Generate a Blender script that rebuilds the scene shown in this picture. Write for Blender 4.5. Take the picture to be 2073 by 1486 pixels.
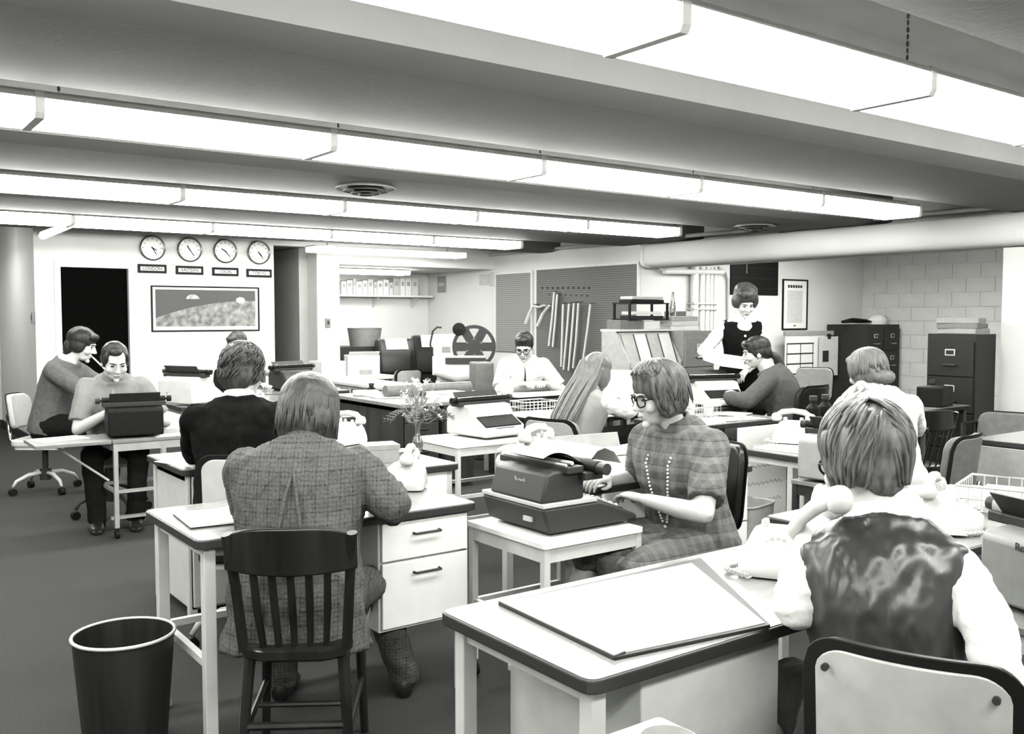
import bpy, bmesh, math, random
from mathutils import Vector, Matrix, Euler, noise
random.seed(7)
S = bpy.context.scene
for o in list(bpy.data.objects): bpy.data.objects.remove(o)
COL = S.collection
V3 = Vector
# ------------------------------------------------------------------ camera
F, CX, CY, HC = 1910.0, 1036.5, 743.0, 1.47
YAW, PIT = math.radians(53.7), math.atan(103 / F)
cam_d = bpy.data.cameras.new('camera'); cam = bpy.data.objects.new('camera', cam_d); COL.objects.link(cam)
cam_d.sensor_width = 36.0; cam_d.lens = F / 2073 * 36; cam_d.clip_end = 100
cam.location = (0, 0, HC); cam.rotation_euler = (math.pi / 2 - PIT, 0, YAW - math.pi / 2)
S.camera = cam
FW = V3((math.cos(YAW) * math.cos(PIT), math.sin(YAW) * math.cos(PIT), -math.sin(PIT)))
RT = V3((math.sin(YAW), -math.cos(YAW), 0)); UP = RT.cross(FW); CC = V3((0, 0, HC))
def ray(x, y): return FW + RT * ((x - CX) / F) - UP * ((y - CY) / F)
def at(x, y, k): return CC + ray(x, y) * k                      # photo direction, k metres ahead
def onz(x, y, z): d = ray(x, y); return CC + d * ((z - HC) / d.z)  # on a horizontal surface
# ------------------------------------------------------------------ light
w = bpy.data.worlds.new('room_air'); S.world = w; w.use_nodes = True
w.node_tree.nodes['Background'].inputs[0].default_value = (0.9, 0.95, 0.9, 1); w.node_tree.nodes['Background'].inputs[1].default_value = 0.02
LAMP = 43.0
S.view_settings.view_transform = 'Standard'; S.view_settings.look = 'None'; S.view_settings.gamma = 1.0
S.view_settings.exposure = 0.0; S.view_settings.use_curve_mapping = False
# ------------------------------------------------------------------ materials
ALB = 0.56
def G(v): v = v * ALB; return (v * 0.985, v, v * 0.955, 1)
MATS = {}
def mat(name, v, rough=0.6, metal=0.0, ns=None, bump=None, stretch=(1, 1, 1), trans=0.0, spec=0.5, rotz=0.0, coat=0.0):
    if name in MATS: return MATS[name]
    m = bpy.data.materials.new(name); m.use_nodes = True; nt = m.node_tree; b = nt.nodes['Principled BSDF']
    b.inputs['Base Color'].default_value = G(v); b.inputs['Roughness'].default_value = rough; b.inputs['Metallic'].default_value = metal
    b.inputs['Transmission Weight'].default_value = trans; b.inputs['Specular IOR Level'].default_value = spec * .32; b.inputs['Coat Weight'].default_value = coat * .4
    m.diffuse_color = G(v)
    if ns or bump:
        tc = nt.nodes.new('ShaderNodeTexCoord'); mp = nt.nodes.new('ShaderNodeMapping'); mp.inputs['Scale'].default_value = stretch; mp.inputs['Rotation'].default_value[2] = rotz
        nt.links.new(tc.outputs['Object'], mp.inputs['Vector'])
    if ns:
        n = nt.nodes.new('ShaderNodeTexNoise'); n.inputs['Scale'].default_value = ns[0]; n.inputs['Detail'].default_value = 5
        r = nt.nodes.new('ShaderNodeValToRGB'); a = ns[1]
        r.color_ramp.elements[0].color = G(max(0, v * (1 - a))); r.color_ramp.elements[1].color = G(min(1.6, v * (1 + a)))
        r.color_ramp.elements[0].position = 0.3; r.color_ramp.elements[1].position = 0.7
        nt.links.new(mp.outputs[0], n.inputs['Vector']); nt.links.new(n.outputs['Fac'], r.inputs[0]); nt.links.new(r.outputs[0], b.inputs['Base Color'])
    if bump:
        n2 = nt.nodes.new('ShaderNodeTexNoise'); n2.inputs['Scale'].default_value = bump[0]; n2.inputs['Detail'].default_value = 4
        bp = nt.nodes.new('ShaderNodeBump'); bp.inputs['Strength'].default_value = bump[1]; bp.inputs['Distance'].default_value = bump[2] if len(bump) > 2 else 0.01
        nt.links.new(mp.outputs[0], n2.inputs['Vector']); nt.links.new(n2.outputs['Fac'], bp.inputs['Height']); nt.links.new(bp.outputs[0], b.inputs['Normal'])
    MATS[name] = m; return m
def lines_mat(name, base, layers, rough=0.8, rotz=0.0, noisy=0.25, fold=None):
    """cloth or board with straight lines; layers: (axis, period, width 0..1, value)"""
    base *= ALB; layers = [(a_, p_, w_, v_ * ALB) for a_, p_, w_, v_ in layers]
    m = mat(name, base / ALB, rough); nt = m.node_tree; b = nt.nodes['Principled BSDF']
    tc = nt.nodes.new('ShaderNodeTexCoord'); mp = nt.nodes.new('ShaderNodeMapping'); mp.inputs['Rotation'].default_value[2] = rotz
    nt.links.new(tc.outputs['Object'], mp.inputs[0]); sx = nt.nodes.new('ShaderNodeSeparateXYZ'); nt.links.new(mp.outputs[0], sx.inputs[0])
    nz = nt.nodes.new('ShaderNodeTexNoise'); nz.inputs['Scale'].default_value = 140; nz.inputs['Detail'].default_value = 2; nt.links.new(tc.outputs['Object'], nz.inputs['Vector'])
    def math_(op, a, c):
        q = nt.nodes.new('ShaderNodeMath'); q.operation = op
        for i, s in enumerate((a, c)):
            if isinstance(s, (int, float)): q.inputs[i].default_value = s
            else: nt.links.new(s, q.inputs[i])
        return q.outputs[0]
    cur = math_('ADD', base * (1 - noisy), math_('MULTIPLY', nz.outputs['Fac'], base * 2 * noisy))
    for ax, per, wd, val in layers:
        t = math_('FRACT', math_('DIVIDE', math_('ADD', sx.outputs[ax], 10.0), per), 0)
        msk = math_('LESS_THAN', t, wd)
        cur = math_('ADD', cur, math_('MULTIPLY', msk, val))
    cur = math_('MAXIMUM', cur, 0.004)
    cmb = nt.nodes.new('ShaderNodeCombineXYZ')
    for i, k in enumerate((0.985, 1, 0.955)): nt.links.new(math_('MULTIPLY', cur, k), cmb.inputs[i])
    nt.links.new(cmb.outputs[0], b.inputs['Base Color'])
    if fold:
        n2 = nt.nodes.new('ShaderNodeTexNoise'); n2.inputs['Scale'].default_value = fold[0]; n2.inputs['Detail'].default_value = 3; n2.inputs['Distortion'].default_value = 0.6
        bp = nt.nodes.new('ShaderNodeBump'); bp.inputs['Strength'].default_value = fold[1]; bp.inputs['Distance'].default_value = 0.03
        nt.links.new(tc.outputs['Object'], n2.inputs['Vector']); nt.links.new(n2.outputs['Fac'], bp.inputs['Height']); nt.links.new(bp.outputs[0], b.inputs['Normal'])
    return m
def emit(name, v, s):
    m = bpy.data.materials.new(name); m.use_nodes = True; nt = m.node_tree; nt.nodes.clear()
    e = nt.nodes.new('ShaderNodeEmission'); e.inputs[0].default_value = (v, v, v * 0.97, 1); e.inputs[1].default_value = s
    o = nt.nodes.new('ShaderNodeOutputMaterial'); nt.links.new(e.outputs[0], o.inputs[0]); return m
M_wall = mat('painted_wall', 0.74, 0.7, ns=(3, 0.03), bump=(160, 0.08))
M_block = mat('painted_block', 0.72, 0.75, ns=(6, 0.05), bump=(90, 0.25))
M_grout = mat('painted_joint', 0.68, 0.8)
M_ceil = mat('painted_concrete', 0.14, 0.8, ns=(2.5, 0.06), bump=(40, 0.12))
M_carpet = mat('carpet', 0.062, 0.95, ns=(170, 0.35), bump=(300, 0.6), spec=0.1)
M_base = mat('dark_baseboard', 0.03, 0.6)
M_black = mat('black_enamel', 0.008, 0.5, ns=(30, 0.3), spec=.25)
M_dark = mat('dark_metal', 0.03, 0.45, ns=(25, 0.2))
M_grey = mat('grey_steel', 0.2, 0.45, ns=(20, 0.1))
M_mid = mat('mid_grey', 0.33, 0.5, ns=(20, 0.1))
M_light = mat('light_grey_steel', 0.55, 0.4, ns=(14, 0.06))
M_white = mat('white_enamel', 0.78, 0.4, ns=(14, 0.04))
M_lam = mat('pale_laminate', 0.25, 0.22, ns=(9, 0.1), stretch=(1, 8, 1), coat=0.3)
M_edge = mat('dark_edge_trim', 0.03, 0.4)
M_wood = mat('dark_stained_wood', 0.014, 0.28, ns=(18, 0.45), stretch=(1, 1, 0.15), coat=0.2)
M_walnut = mat('walnut_veneer', 0.04, 0.35, ns=(14, 0.4), stretch=(1, 1, 0.1))
M_paper = mat('white_paper', 0.86, 0.8, ns=(6, 0.02))
M_paper2 = mat('cream_paper', 0.62, 0.8, ns=(6, 0.06))
M_chrome = mat('chrome', 0.6, 0.18, 1.0)
M_rubber = mat('black_rubber', 0.008, 0.6, spec=.3)
M_plastic = mat('ivory_plastic', 0.62, 0.25, coat=0.3)
M_glass = mat('clear_glass', 0.9, 0.03, trans=1.0)
M_vinyl = mat('black_vinyl', 0.01, 0.35, ns=(20, 0.2))
M_gvinyl = mat('grey_vinyl', 0.13, 0.4, ns=(20, 0.15))
M_skin = mat('skin', 0.5, 0.5, ns=(12, 0.06))
M_ink = mat('ink', 0.02, 0.8)
M_lamp = emit('fluorescent_lens', 1.0, LAMP * .8); M_lamps = emit('fluorescent_lens_side', 1.0, LAMP * 2.3)
# ------------------------------------------------------------------ mesh builder
class MB:
    def __init__(s): s.v = []; s.f = []; s.M = Matrix.Identity(4); s.mi = []; s.cur = 0
    def at(s, loc=(0, 0, 0), rz=0, rx=0, ry=0): s.M = Matrix.Translation(V3(loc)) @ Euler((rx, ry, rz)).to_matrix().to_4x4(); return s
    def add(s, vs, fs):
        b = len(s.v); s.v += [tuple(s.M @ V3(p)) for p in vs]
        s.f += [tuple(i + b for i in f) for f in fs]; s.mi += [s.cur] * len(fs); return s
    def box(s, x0, x1, y0, y1, z0, z1):
        vs = [(x, y, z) for x in (x0, x1) for y in (y0, y1) for z in (z0, z1)]
        return s.add(vs, [(0, 1, 3, 2), (4, 6, 7, 5), (0, 4, 5, 1), (2, 3, 7, 6), (0, 2, 6, 4), (1, 5, 7, 3)])
    def rbox(s, x0, x1, y0, y1, z0, z1, r=0.01, seg=3):      # box with rounded vertical corners
        p = []
        for cx, cy, a0 in ((x1 - r, y1 - r, 0), (x0 + r, y1 - r, 90), (x0 + r, y0 + r, 180), (x1 - r, y0 + r, 270)):
            for i in range(seg + 1):
                a = math.radians(a0 + 90 * i / seg); p.append((cx + r * math.cos(a), cy + r * math.sin(a)))
        return s.prism(p, z0, z1)
    def prism(s, poly, z0, z1):
        n = len(poly); vs = [(x, y, z0) for x, y in poly] + [(x, y, z1) for x, y in poly]
        return s.add(vs, [tuple(range(n))[::-1], tuple(range(n, 2 * n))] + [(i, (i + 1) % n, n + (i + 1) % n, n + i) for i in range(n)])
    def xprism(s, poly, x0, x1):                               # profile in (y,z) pushed along x
        n = len(poly); vs = [(x0, y, z) for y, z in poly] + [(x1, y, z) for y, z in poly]
        return s.add(vs, [tuple(range(n))[::-1], tuple(range(n, 2 * n))] + [(i, (i + 1) % n, n + (i + 1) % n, n + i) for i in range(n)])
    def loft(s, rings, cap=True):
        n = len(rings[0]); vs = [p for r in rings for p in r]; fs = []
        for k in range(len(rings) - 1):
            for i in range(n):
                a, c = k * n + i, k * n + (i + 1) % n; fs.append((a, c, c + n, a + n))
        if cap: fs += [tuple(range(n))[::-1], tuple(range((len(rings) - 1) * n, len(rings) * n))]
        return s.add(vs, fs)
    def tube(s, pts, rad, n=10, flat=1.0):
        pts = [V3(p) for p in pts]; m = len(pts)
        if isinstance(rad, (int, float)): rad = [rad] * m
        rings = []; pu = None
        for i, p in enumerate(pts):
            d = (pts[min(i + 1, m - 1)] - pts[max(i - 1, 0)]).normalized()
            if pu is None: pu = d.orthogonal().normalized() if abs(d.z) > 0.95 or abs(d.z) < 1e-6 and False else (V3((0, 0, 1)).cross(d).normalized() if abs(d.z) < 0.95 else V3((1, 0, 0)))
            u = (pu - d * pu.dot(d)).normalized(); v = d.cross(u); pu = u
            rings.append([p + (u * math.cos(2 * math.pi * j / n) + v * (flat * math.sin(2 * math.pi * j / n))) * rad[i] for j in range(n)])
        return s.loft(rings)
    def cyl(s, p0, p1, r0, r1=None, n=16): return s.tube([p0, p1], [r0, r0 if r1 is None else r1], n)
    def lathe(s, prof, c=(0, 0, 0), n=28, cap=True):
        return s.loft([[(c[0] + r * math.cos(2 * math.pi * j / n), c[1] + r * math.sin(2 * math.pi * j / n), c[2] + z) for j in range(n)] for r, z in prof], cap)
    def ell(s, c, r, R=None, n=14, m=9):
        if isinstance(r, (int, float)): r = (r, r, r)
        c = V3(c); R = R or Matrix.Identity(3); rings = []
        for k in range(m + 1):
            a = math.pi * (0.02 + 0.96 * k / m); rings.append([c + R @ V3((r[0] * math.sin(a) * math.cos(2 * math.pi * j / n), r[1] * math.sin(a) * math.sin(2 * math.pi * j / n), -r[2] * math.cos(a))) for j in range(n)])
        return s.loft(rings)
    def chain(s, pts, rad, n=14, flat=1.0):                    # tapered limb with round ends
        pts = [V3(p) for p in pts]; d0 = (pts[0] - pts[1]).normalized(); d1 = (pts[-1] - pts[-2]).normalized()
        P = [pts[0] + d0 * rad[0] * 0.95, pts[0] + d0 * rad[0] * 0.6] + pts + [pts[-1] + d1 * rad[-1] * 0.6, pts[-1] + d1 * rad[-1] * 0.95]
        Rr = [rad[0] * 0.3, rad[0] * 0.8] + list(rad) + [rad[-1] * 0.8, rad[-1] * 0.3]
        return s.tube(P, Rr, n, flat)
    def mesh(s, name, mats=(), smooth=False):
        me = bpy.data.meshes.new(name); me.from_pydata(s.v, [], s.f)
        for m in mats: me.materials.append(m)
        if len(mats) > 1: me.polygons.foreach_set('material_index', s.mi)
        bm = bmesh.new(); bm.from_mesh(me); bmesh.ops.recalc_face_normals(bm, faces=bm.faces); bm.to_mesh(me); bm.free()
        if smooth: me.shade_smooth()
        me.update(); return me
def obj(name, me, parent=None, loc=None, rz=0):
    o = bpy.data.objects.new(name, me); COL.objects.link(o)
    if parent is not None: o.parent = parent
    if loc is not None: o.location = loc; o.rotation_euler = (0, 0, rz)
    return o
def bevel(o, w=0.004, seg=2):
    m = o.modifiers.new('edges', 'BEVEL'); m.width = w; m.segments = seg; m.limit_method = 'ANGLE'; m.angle_limit = math.radians(40); return o
def part(name, mb, m, parent, bev=0, smooth=False, label=None):
    me = mb.mesh(name, m if isinstance(m, (list, tuple)) else (m,), smooth)
    if smooth == 'auto':
        me.shade_smooth(); me.set_sharp_from_angle(angle=math.radians(38))
    o = obj(name, me, parent)
    if bev: bevel(o, bev)
    if label: o['label'] = label
    return o
def tag(o, label, cat, group=None):
    o['label'] = label; o['category'] = cat
    if group: o['group'] = group
    return o
def thing(name, label, cat, loc=(0, 0, 0), rz=0, group=None):
    o = obj(name, None, None, loc, rz); o.empty_display_size = 0.1; return tag(o, label, cat, group)
def solo(name, mb, m, label, cat, loc=(0, 0, 0), rz=0, group=None, bev=0, smooth=False):
    o = part(name, mb, m, None, bev, smooth); o.location = loc; o.rotation_euler = (0, 0, rz); return tag(o, label, cat, group)
def struct(name, mb, m, parent=None, bev=0, smooth=False):
    o = part(name, mb, m, parent, bev, smooth)
    if parent is None: o['kind'] = 'structure'
    return o
def copy_tree(o, parent=None, label=None):
    c = o.copy(); COL.objects.link(c); c.parent = parent
    for ch in o.children: copy_tree(ch, c)
    if label: c['label'] = label
    return c
def text(name, body, size, m, parent, loc, rot, align='CENTER', ext=0.0005):
    cu = bpy.data.curves.new(name, 'FONT'); cu.body = body; cu.size = size; cu.align_x = align; cu.align_y = 'CENTER'; cu.extrude = ext; cu.offset = size * .02
    t = bpy.data.objects.new('t', cu); COL.objects.link(t); bpy.context.view_layer.update()
    me = bpy.data.meshes.new_from_object(t.evaluated_get(bpy.context.evaluated_depsgraph_get())); bpy.data.objects.remove(t)
    me.materials.clear(); me.materials.append(m); o = obj(name, me, parent); o.location = loc; o.rotation_euler = rot; return o
# ================================================================== THE ROOM
ZB, ZS = 2.34, 2.87                 # underside of beams, slab between them
XL, XR, YN, YB = -2.2, 8.12, -3.0, 11.5
struct('floor', MB().box(XL - .3, 13.2, YN - .3, 14.6, -0.1, 0), M_carpet)
# clock wall with the door opening
dx0, dx1, dz = 2.18, 2.935, 2.035
wb = MB(); wb.box(1.93, dx0, YB, YB + .15, 0, 2.9); wb.box(dx0, dx1, YB, YB + .15, dz, 2.9); wb.box(dx1, 4.69, YB, YB + .15, 0, 2.9); wb.box(4.69, 5.28, YB, YB + .15, 2.37, 2.9)
struct('wall_back', wb, M_wall)
d = MB(); d.box(dx0 + .02, dx1 - .02, YB + .05, YB + .09, 0.01, dz - .02)
door = struct('door_1', d, mat('black_door', .003, .8, spec=.0)); door['label'] = 'black flush door in the clock wall'
k = MB(); k.lathe([(.012, 0), (.012, .03), (.028, .04), (.03, .055), (.02, .068), (.004, .07)]); ko = part('door_knob', k, M_chrome, door, smooth=True); ko.location = (2.86, YB + .05, 0.98); ko.rotation_euler = (math.pi / 2, 0, 0)
fr = MB(); fr.box(dx0 - .05, dx0 + .015, YB - .012, YB + .1, 0, dz + .05); fr.box(dx1 - .015, dx1 + .05, YB - .012, YB + .1, 0, dz + .05); fr.box(dx0 + .015, dx1 - .015, YB - .012, YB + .1, dz - .015, dz + .05)
struct('trim_1', fr, M_white)
struct('wall_passage', MB().box(1.93, 2.05, YB + .15, 14.05, 0, 2.9), M_wall)
struct('wall_far', MB().box(XL, 8.3, 14.05, 14.2, 0, 2.9), M_wall)
# side passage, pillar, alcove
struct('wall_corridor', MB().box(5.16, 5.28, YB + .3, 14.05, 0, 2.9), mat('shaded_wall_paint', 0.4, 0.8, ns=(4, .05)))  # corridor wall's shade is put into a darker wall colour
struct('wall_pillar', MB().box(5.28, 5.6, YB, YB + .3, 0, 2.9), M_wall)
struct('wall_alcove_back', MB().box(5.28, XR + .1, 13.4, 13.55, 0, 2.9), M_wall)
struct('ceiling_alcove', MB().box(5.6, XR, YB, 13.4, 2.16, 2.9), M_wall)
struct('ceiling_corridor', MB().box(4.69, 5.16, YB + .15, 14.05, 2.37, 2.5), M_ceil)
struct('wall_right', MB().box(XR, XR + .15, 8.4, 13.55, 0, 2.9), M_wall)
struct('wall_recess', MB().box(XR + .15, 12.9, 8.4, 8.55, 0, 2.9), M_wall)
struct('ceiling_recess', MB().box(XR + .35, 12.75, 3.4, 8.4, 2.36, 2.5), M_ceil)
struct('wall_column', MB().box(XR + .03, XR + .6, -3.0, 4.03, 0, 2.05), M_wall)
struct('wall_header', MB().box(XR + .2, XR + .35, -3.0, 8.4, 2.06, 2.9), M_wall)
struct('wall_recess_near', MB().box(XR + .6, 12.9, 3.3, 3.42, 0, 2.5), M_wall)
# painted block wall of the recess, block by block
bw = struct('wall_block', MB().box(12.765, 12.95, 3.3, 8.4, 0, 2.5), M_grout)
bme = {}
for row in range(12):
    z0 = row * 0.2; off = 0.2 * (row % 2); y = 5.0 - off
    while y < 8.38:
        y1 = min(y + .4, 8.4); L = round(y1 - y, 2)
        if L > .06:
            if L not in bme: bme[L] = MB().box(-.006, .012, .0025, L - .0025, .0025, .1975).mesh('block', (M_block,))
            o = obj('block', bme[L], bw); o.location = (12.757, y, z0)
        y += .4
struct('wall_left', MB().box(XL - .15, XL, YN, 14.2, 0, 2.9), M_wall)
struct('wall_front', MB().box(XL, XR + .6, YN - .15, YN, 0, 2.9), M_wall)
bb = MB(); bb.box(1.915, 1.93, YB, 14.05, 0, .1); struct('baseboard_passage', bb, M_base)
struct('baseboard_back', MB().box(1.915, dx0 - .05, YB - .015, YB, 0, .1).box(dx1 + .05, 4.69, YB - .015, YB, 0, .1), M_base)
struct('baseboard_far', MB().box(XL, 1.915, 14.035, 14.05, 0, .1), M_base)
# ceiling: slab over everything, wide dropped beams with a splayed near edge
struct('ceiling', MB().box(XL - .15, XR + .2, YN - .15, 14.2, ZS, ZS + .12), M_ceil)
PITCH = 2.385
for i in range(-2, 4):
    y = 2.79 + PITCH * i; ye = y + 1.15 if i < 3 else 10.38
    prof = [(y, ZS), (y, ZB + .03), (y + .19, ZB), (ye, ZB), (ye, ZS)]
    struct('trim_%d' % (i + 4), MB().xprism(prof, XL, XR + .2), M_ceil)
# ------------------------------------------------------------------ fluorescent rows
def fixture_mesh(L):
    W = 0.155
    lens = MB().xprism([(-W, .0), (W, .0), (W + .012, .02), (W + .012, .075), (-W - .012, .075), (-W - .012, .02)], -L / 2 + .012, L / 2 - .012)
    pan = MB().xprism([(-W - .014, .075), (W + .014, .075), (W + .01, .095), (-W - .01, .095)], -L / 2, L / 2)
    pan.box(-L / 2, L / 2, -.05, .05, .095, .13)
    e = MB()
    prof = [(-W - .016, .1), (-W - .016, .016), (-W - .004, -.005), (W + .004, -.005), (W + .016, .016), (W + .016, .1)]
    e.xprism(prof, -.018, .018)
    lens.mi = [1, 1, 0, 1, 1, 0, 1, 1]
    return lens.mesh('lens', (M_lamp, M_lamps)), pan.mesh('pan', (M_light,)), e.mesh('end_strap', (M_light,))
FX = {}
ROWS = [('the row behind the camera', -0.36, 7.2, 1.28, 7), ('the nearest row in view', 2.05, 7.11, 1.28, 7), ('the second row', 4.38, 7.18, 1.287, 7), ('the third row', 6.78, 6.95, 1.225, 7), ('the farthest row', 9.1, 6.72, 1.225, 5)]
ORD = ['first', 'second', 'third', 'fourth', 'fifth', 'sixth', 'seventh']
for ri, (rn, yc, xe, pit, n) in enumerate(ROWS):
    for j in range(n):
        if pit not in FX: FX[pit] = fixture_mesh(pit)
        ls, pn, es = FX[pit]; xc = xe - pit * (j + .5)
        t = thing('ceiling_lamp', 'fluorescent ceiling lamp, %s from the right in %s' % (ORD[j], rn), 'ceiling lamp', (xc, yc, 2.27), 0, 'fluorescent ceiling lamps in rows')
        obj('lens', ls, t); obj('pan', pn, t); o = obj('end_strap', es, t); o.location.x = -pit / 2
        if j == 0: o = obj('end_strap', es, t); o.location.x = pit / 2 - .012
        ch = MB()
        for sx in (-pit * .42,):
            for q in range(18): ch.ell((sx, 0, .13 + q * .026), (.004 + .003 * (q % 2), .007 - .003 * (q % 2), .012), n=6, m=4)
        part('chain', ch, M_grey, t)
def strip_lamp(loc, rz, L, label, group=None, up_=.0):
    t = thing('strip_lamp', label, 'ceiling lamp', loc, rz, group)
    part('lens', MB().xprism([(-.13, .0), (.13, .0), (.14, .02), (.14, .06), (-.14, .06), (-.14, .02)], -L / 2, L / 2), M_lamp, t)
    part('pan', MB().box(-L / 2, L / 2, -.145, .145, .06, .08), M_light, t)
    if up_ > .09:
        for sx in (-L * .4, L * .4): part('hanger', MB().cyl((sx, 0, .08), (sx, 0, up_), .006, n=8), M_grey, t)
    return t
for x_, y_, n_ in ((9.9, 7.2, 'farthest'), (9.85, 5.9, 'middle'), (10.2, 4.5, 'nearest')):
    strip_lamp((x_, y_, 2.27), 0, 2.6, 'lit lamp under the recess ceiling, the %s one behind the duct' % n_, 'recess lamps')
strip_lamp((1.55 - .6, 12.6, 2.27), 0, 1.2, 'lit lamp at the far left edge, in the side passage beyond the clock wall', up_=.60)
strip_lamp((6.35, 12.35, 2.08), 0, 1.5, 'lit lamp under the alcove ceiling, above the shelf of binders')
strip_lamp((6.0, 10.85, 2.26), 0, 2.2, 'lit lamp just in front of the alcove ceiling', up_=.61)
# hanging channel bars near the clock wall
tb = thing('ceiling_track', 'bent pale metal track hanging under the ceiling near the black door', 'track', (0, 0, 0))
a = at(180, 440, 9.6); b = at(86, 477, 8.3); c = at(415, 434, 9.9)
part('bar', MB().tube([a, b], .035, 6), M_white, tb); part('bar', MB().tube([a, c], .03, 6), M_light, tb)
part('hanger', MB().cyl(a, (a.x, a.y, ZS), .012), M_dark, tb)
# ceiling vents
for x, y, lb in ((2.99, 5.73, 'round dark ceiling vent between the lamp rows, left of centre'), (7.25, 5.95, 'round dark ceiling vent by the duct at the right')):
    t = thing('ceiling_vent', lb, 'vent', (x, y, ZB), 0, 'ceiling vents')
    for q, (r, z) in enumerate(((.2, -.012), (.15, -.03), (.1, -.045), (.05, -.055))):
        part('ring', MB().lathe([(r, z), (r, z - .006), (r - .035, z + .02), (r - .035, z + .026)], n=32), M_dark if q else M_grey, t, smooth='auto')
    part('throat', MB().lathe([(.17, -.001), (.17, -.004)], n=24), M_black, t)
# duct along the right side and conduits
dp = []
y0, y1 = 8.36, -2.9
def duct_ring(y, s=1.0, dy=0):
    out = []
    for j in range(24):
        a = 2 * math.pi * j / 24; ca, sa = math.cos(a), math.sin(a); e = 0.62
        out.append((8.16 + .15 * s * math.copysign(abs(ca) ** e, ca), y, 2.2 + .14 * s * math.copysign(abs(sa) ** e, sa)))
    return out
dm = MB().loft([duct_ring(y0, .55), duct_ring(y0 - .04, .85), duct_ring(y0 - .1, 1), duct_ring(y1, 1)])
du = thing('air_duct', 'big pale rounded duct running along the right side under the ceiling', 'duct', (0, 0, 0)); part('duct_pipe', dm, M_wall, du, smooth='auto')
part('end_collar', MB().loft([duct_ring(8.30, 1.06), duct_ring(8.24, 1.06)]), M_wall, du, smooth='auto')
solo('conduit', MB().tube([(8.05, 13.3, 2.36), (8.05, 11.0, 2.38), (8.03, 8.3, 2.385), (8.03, 3.0, 2.39), (8.03, -2, 2.39)], .022, 8), M_light, 'thin pale conduit pipe running above the duct and slotted boards', 'pipe', smooth=True)
pg = thing('pipe_bank', 'bank of white vertical pipes on the wall behind the file cabinet', 'pipes', (0, 0, 0))
for i, (x, r) in enumerate(((9.0, .055), (9.13, .045), (9.23, .038), (9.31, .03), (9.38, .025))):
    part('pipe', MB().cyl((x, 8.33, 0), (x, 8.33, 2.1), r, n=14), M_white, pg, smooth='auto')
part('manifold', MB().tube([(8.42, 8.3, 2.02), (9.5, 8.3, 2.04)], .035, 10), M_white, pg, smooth='auto')
part('thin_pipe', MB().tube([(9.45, 8.33, 2.1), (9.6, 8.35, 2.05), (9.68, 8.37, 1.95), (9.7, 8.37, 0)], .018, 8), M_light, pg, smooth=True)
for z in (1.62, 1.55): part('pipe_clamp', MB().box(8.93, 9.42, 8.27, 8.39, z, z + .02), M_light, pg)
# ================================================================== FURNITURE BUILDERS
def desk(label, x0, x1, y0, y1, ped=None, pedside='-y', h=0.745, top=None, legm=None, pedm=None, rails=True, name='steel_desk', group='steel desks', drawers=2, edge=None, skip_legs=()):
    """axis-aligned desk; ped = list of (x0,x1,z0) pedestals in world x"""
    top = top or M_lam; legm = legm or M_light; pedm = pedm or M_white; edge = edge or M_edge
    t = thing(name, label, 'desk', ((x0 + x1) / 2, (y0 + y1) / 2, 0), 0, group); w, d = (x1 - x0) / 2, (y1 - y0) / 2
    part('desk_edge', MB().rbox(-w, w, -d, d, h - .032, h - .002, .03), edge, t, .004)
    part('desk_top', MB().rbox(-w + .006, w - .006, -d + .006, d - .006, h - .004, h, .026), top, t)
    lx, ly = w - .05, d - .05
    for i, (sx, sy) in enumerate(((-1, -1), (-1, 1), (1, -1), (1, 1))):
        if i in skip_legs: continue
        part('leg', MB().box(sx * lx - .02, sx * lx + .02, sy * ly - .02, sy * ly + .02, 0, h - .032), legm, t, .003)
    part('apron', MB().box(-lx, lx, ly - .01, ly + .01, h - .08, h - .032).box(-lx - .01, -lx + .01, -ly, ly, h - .07, h - .032).box(lx - .01, lx + .01, -ly, ly, h - .07, h - .032), legm, t)
    if rails:
        part('rail', MB().box(-lx - .012, -lx + .012, -ly, ly, .3, .325), legm, t); part('rail', MB().box(lx - .012, lx + .012, -ly, ly, .3, .325), legm, t)
        part('rail', MB().box(-lx, lx, ly - .012, ly + .012, .3, .325), legm, t)
    for (a, b, z0) in ped or []:
        a -= (x0 + x1) / 2; b -= (x0 + x1) / 2
        p = part('pedestal', MB().box(a, b, -d + .03, d - .05, z0, h - .033), pedm, t, .003)
        zs = [z0 + .01 + (h - .045 - z0) * q for q in ([0, .63, 1] if drawers == 2 else [0, .5, .8, 1])]
        for q in range(len(zs) - 1):
            dr = part('drawer', MB().box(a + .008, b - .008, -d + .012, -d + .032, zs[q] + .004, zs[q + 1] - .004), pedm, p, .003)
            zc = zs[q + 1] - .05; xm = (a + b) / 2
            part('handle', MB().tube([(xm - .055, -d + .015, zc), (xm - .055, -d - .008, zc), (xm + .055, -d - .008, zc), (xm + .055, -d + .015, zc)], .005, 6), M_dark, dr)
    return t
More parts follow.
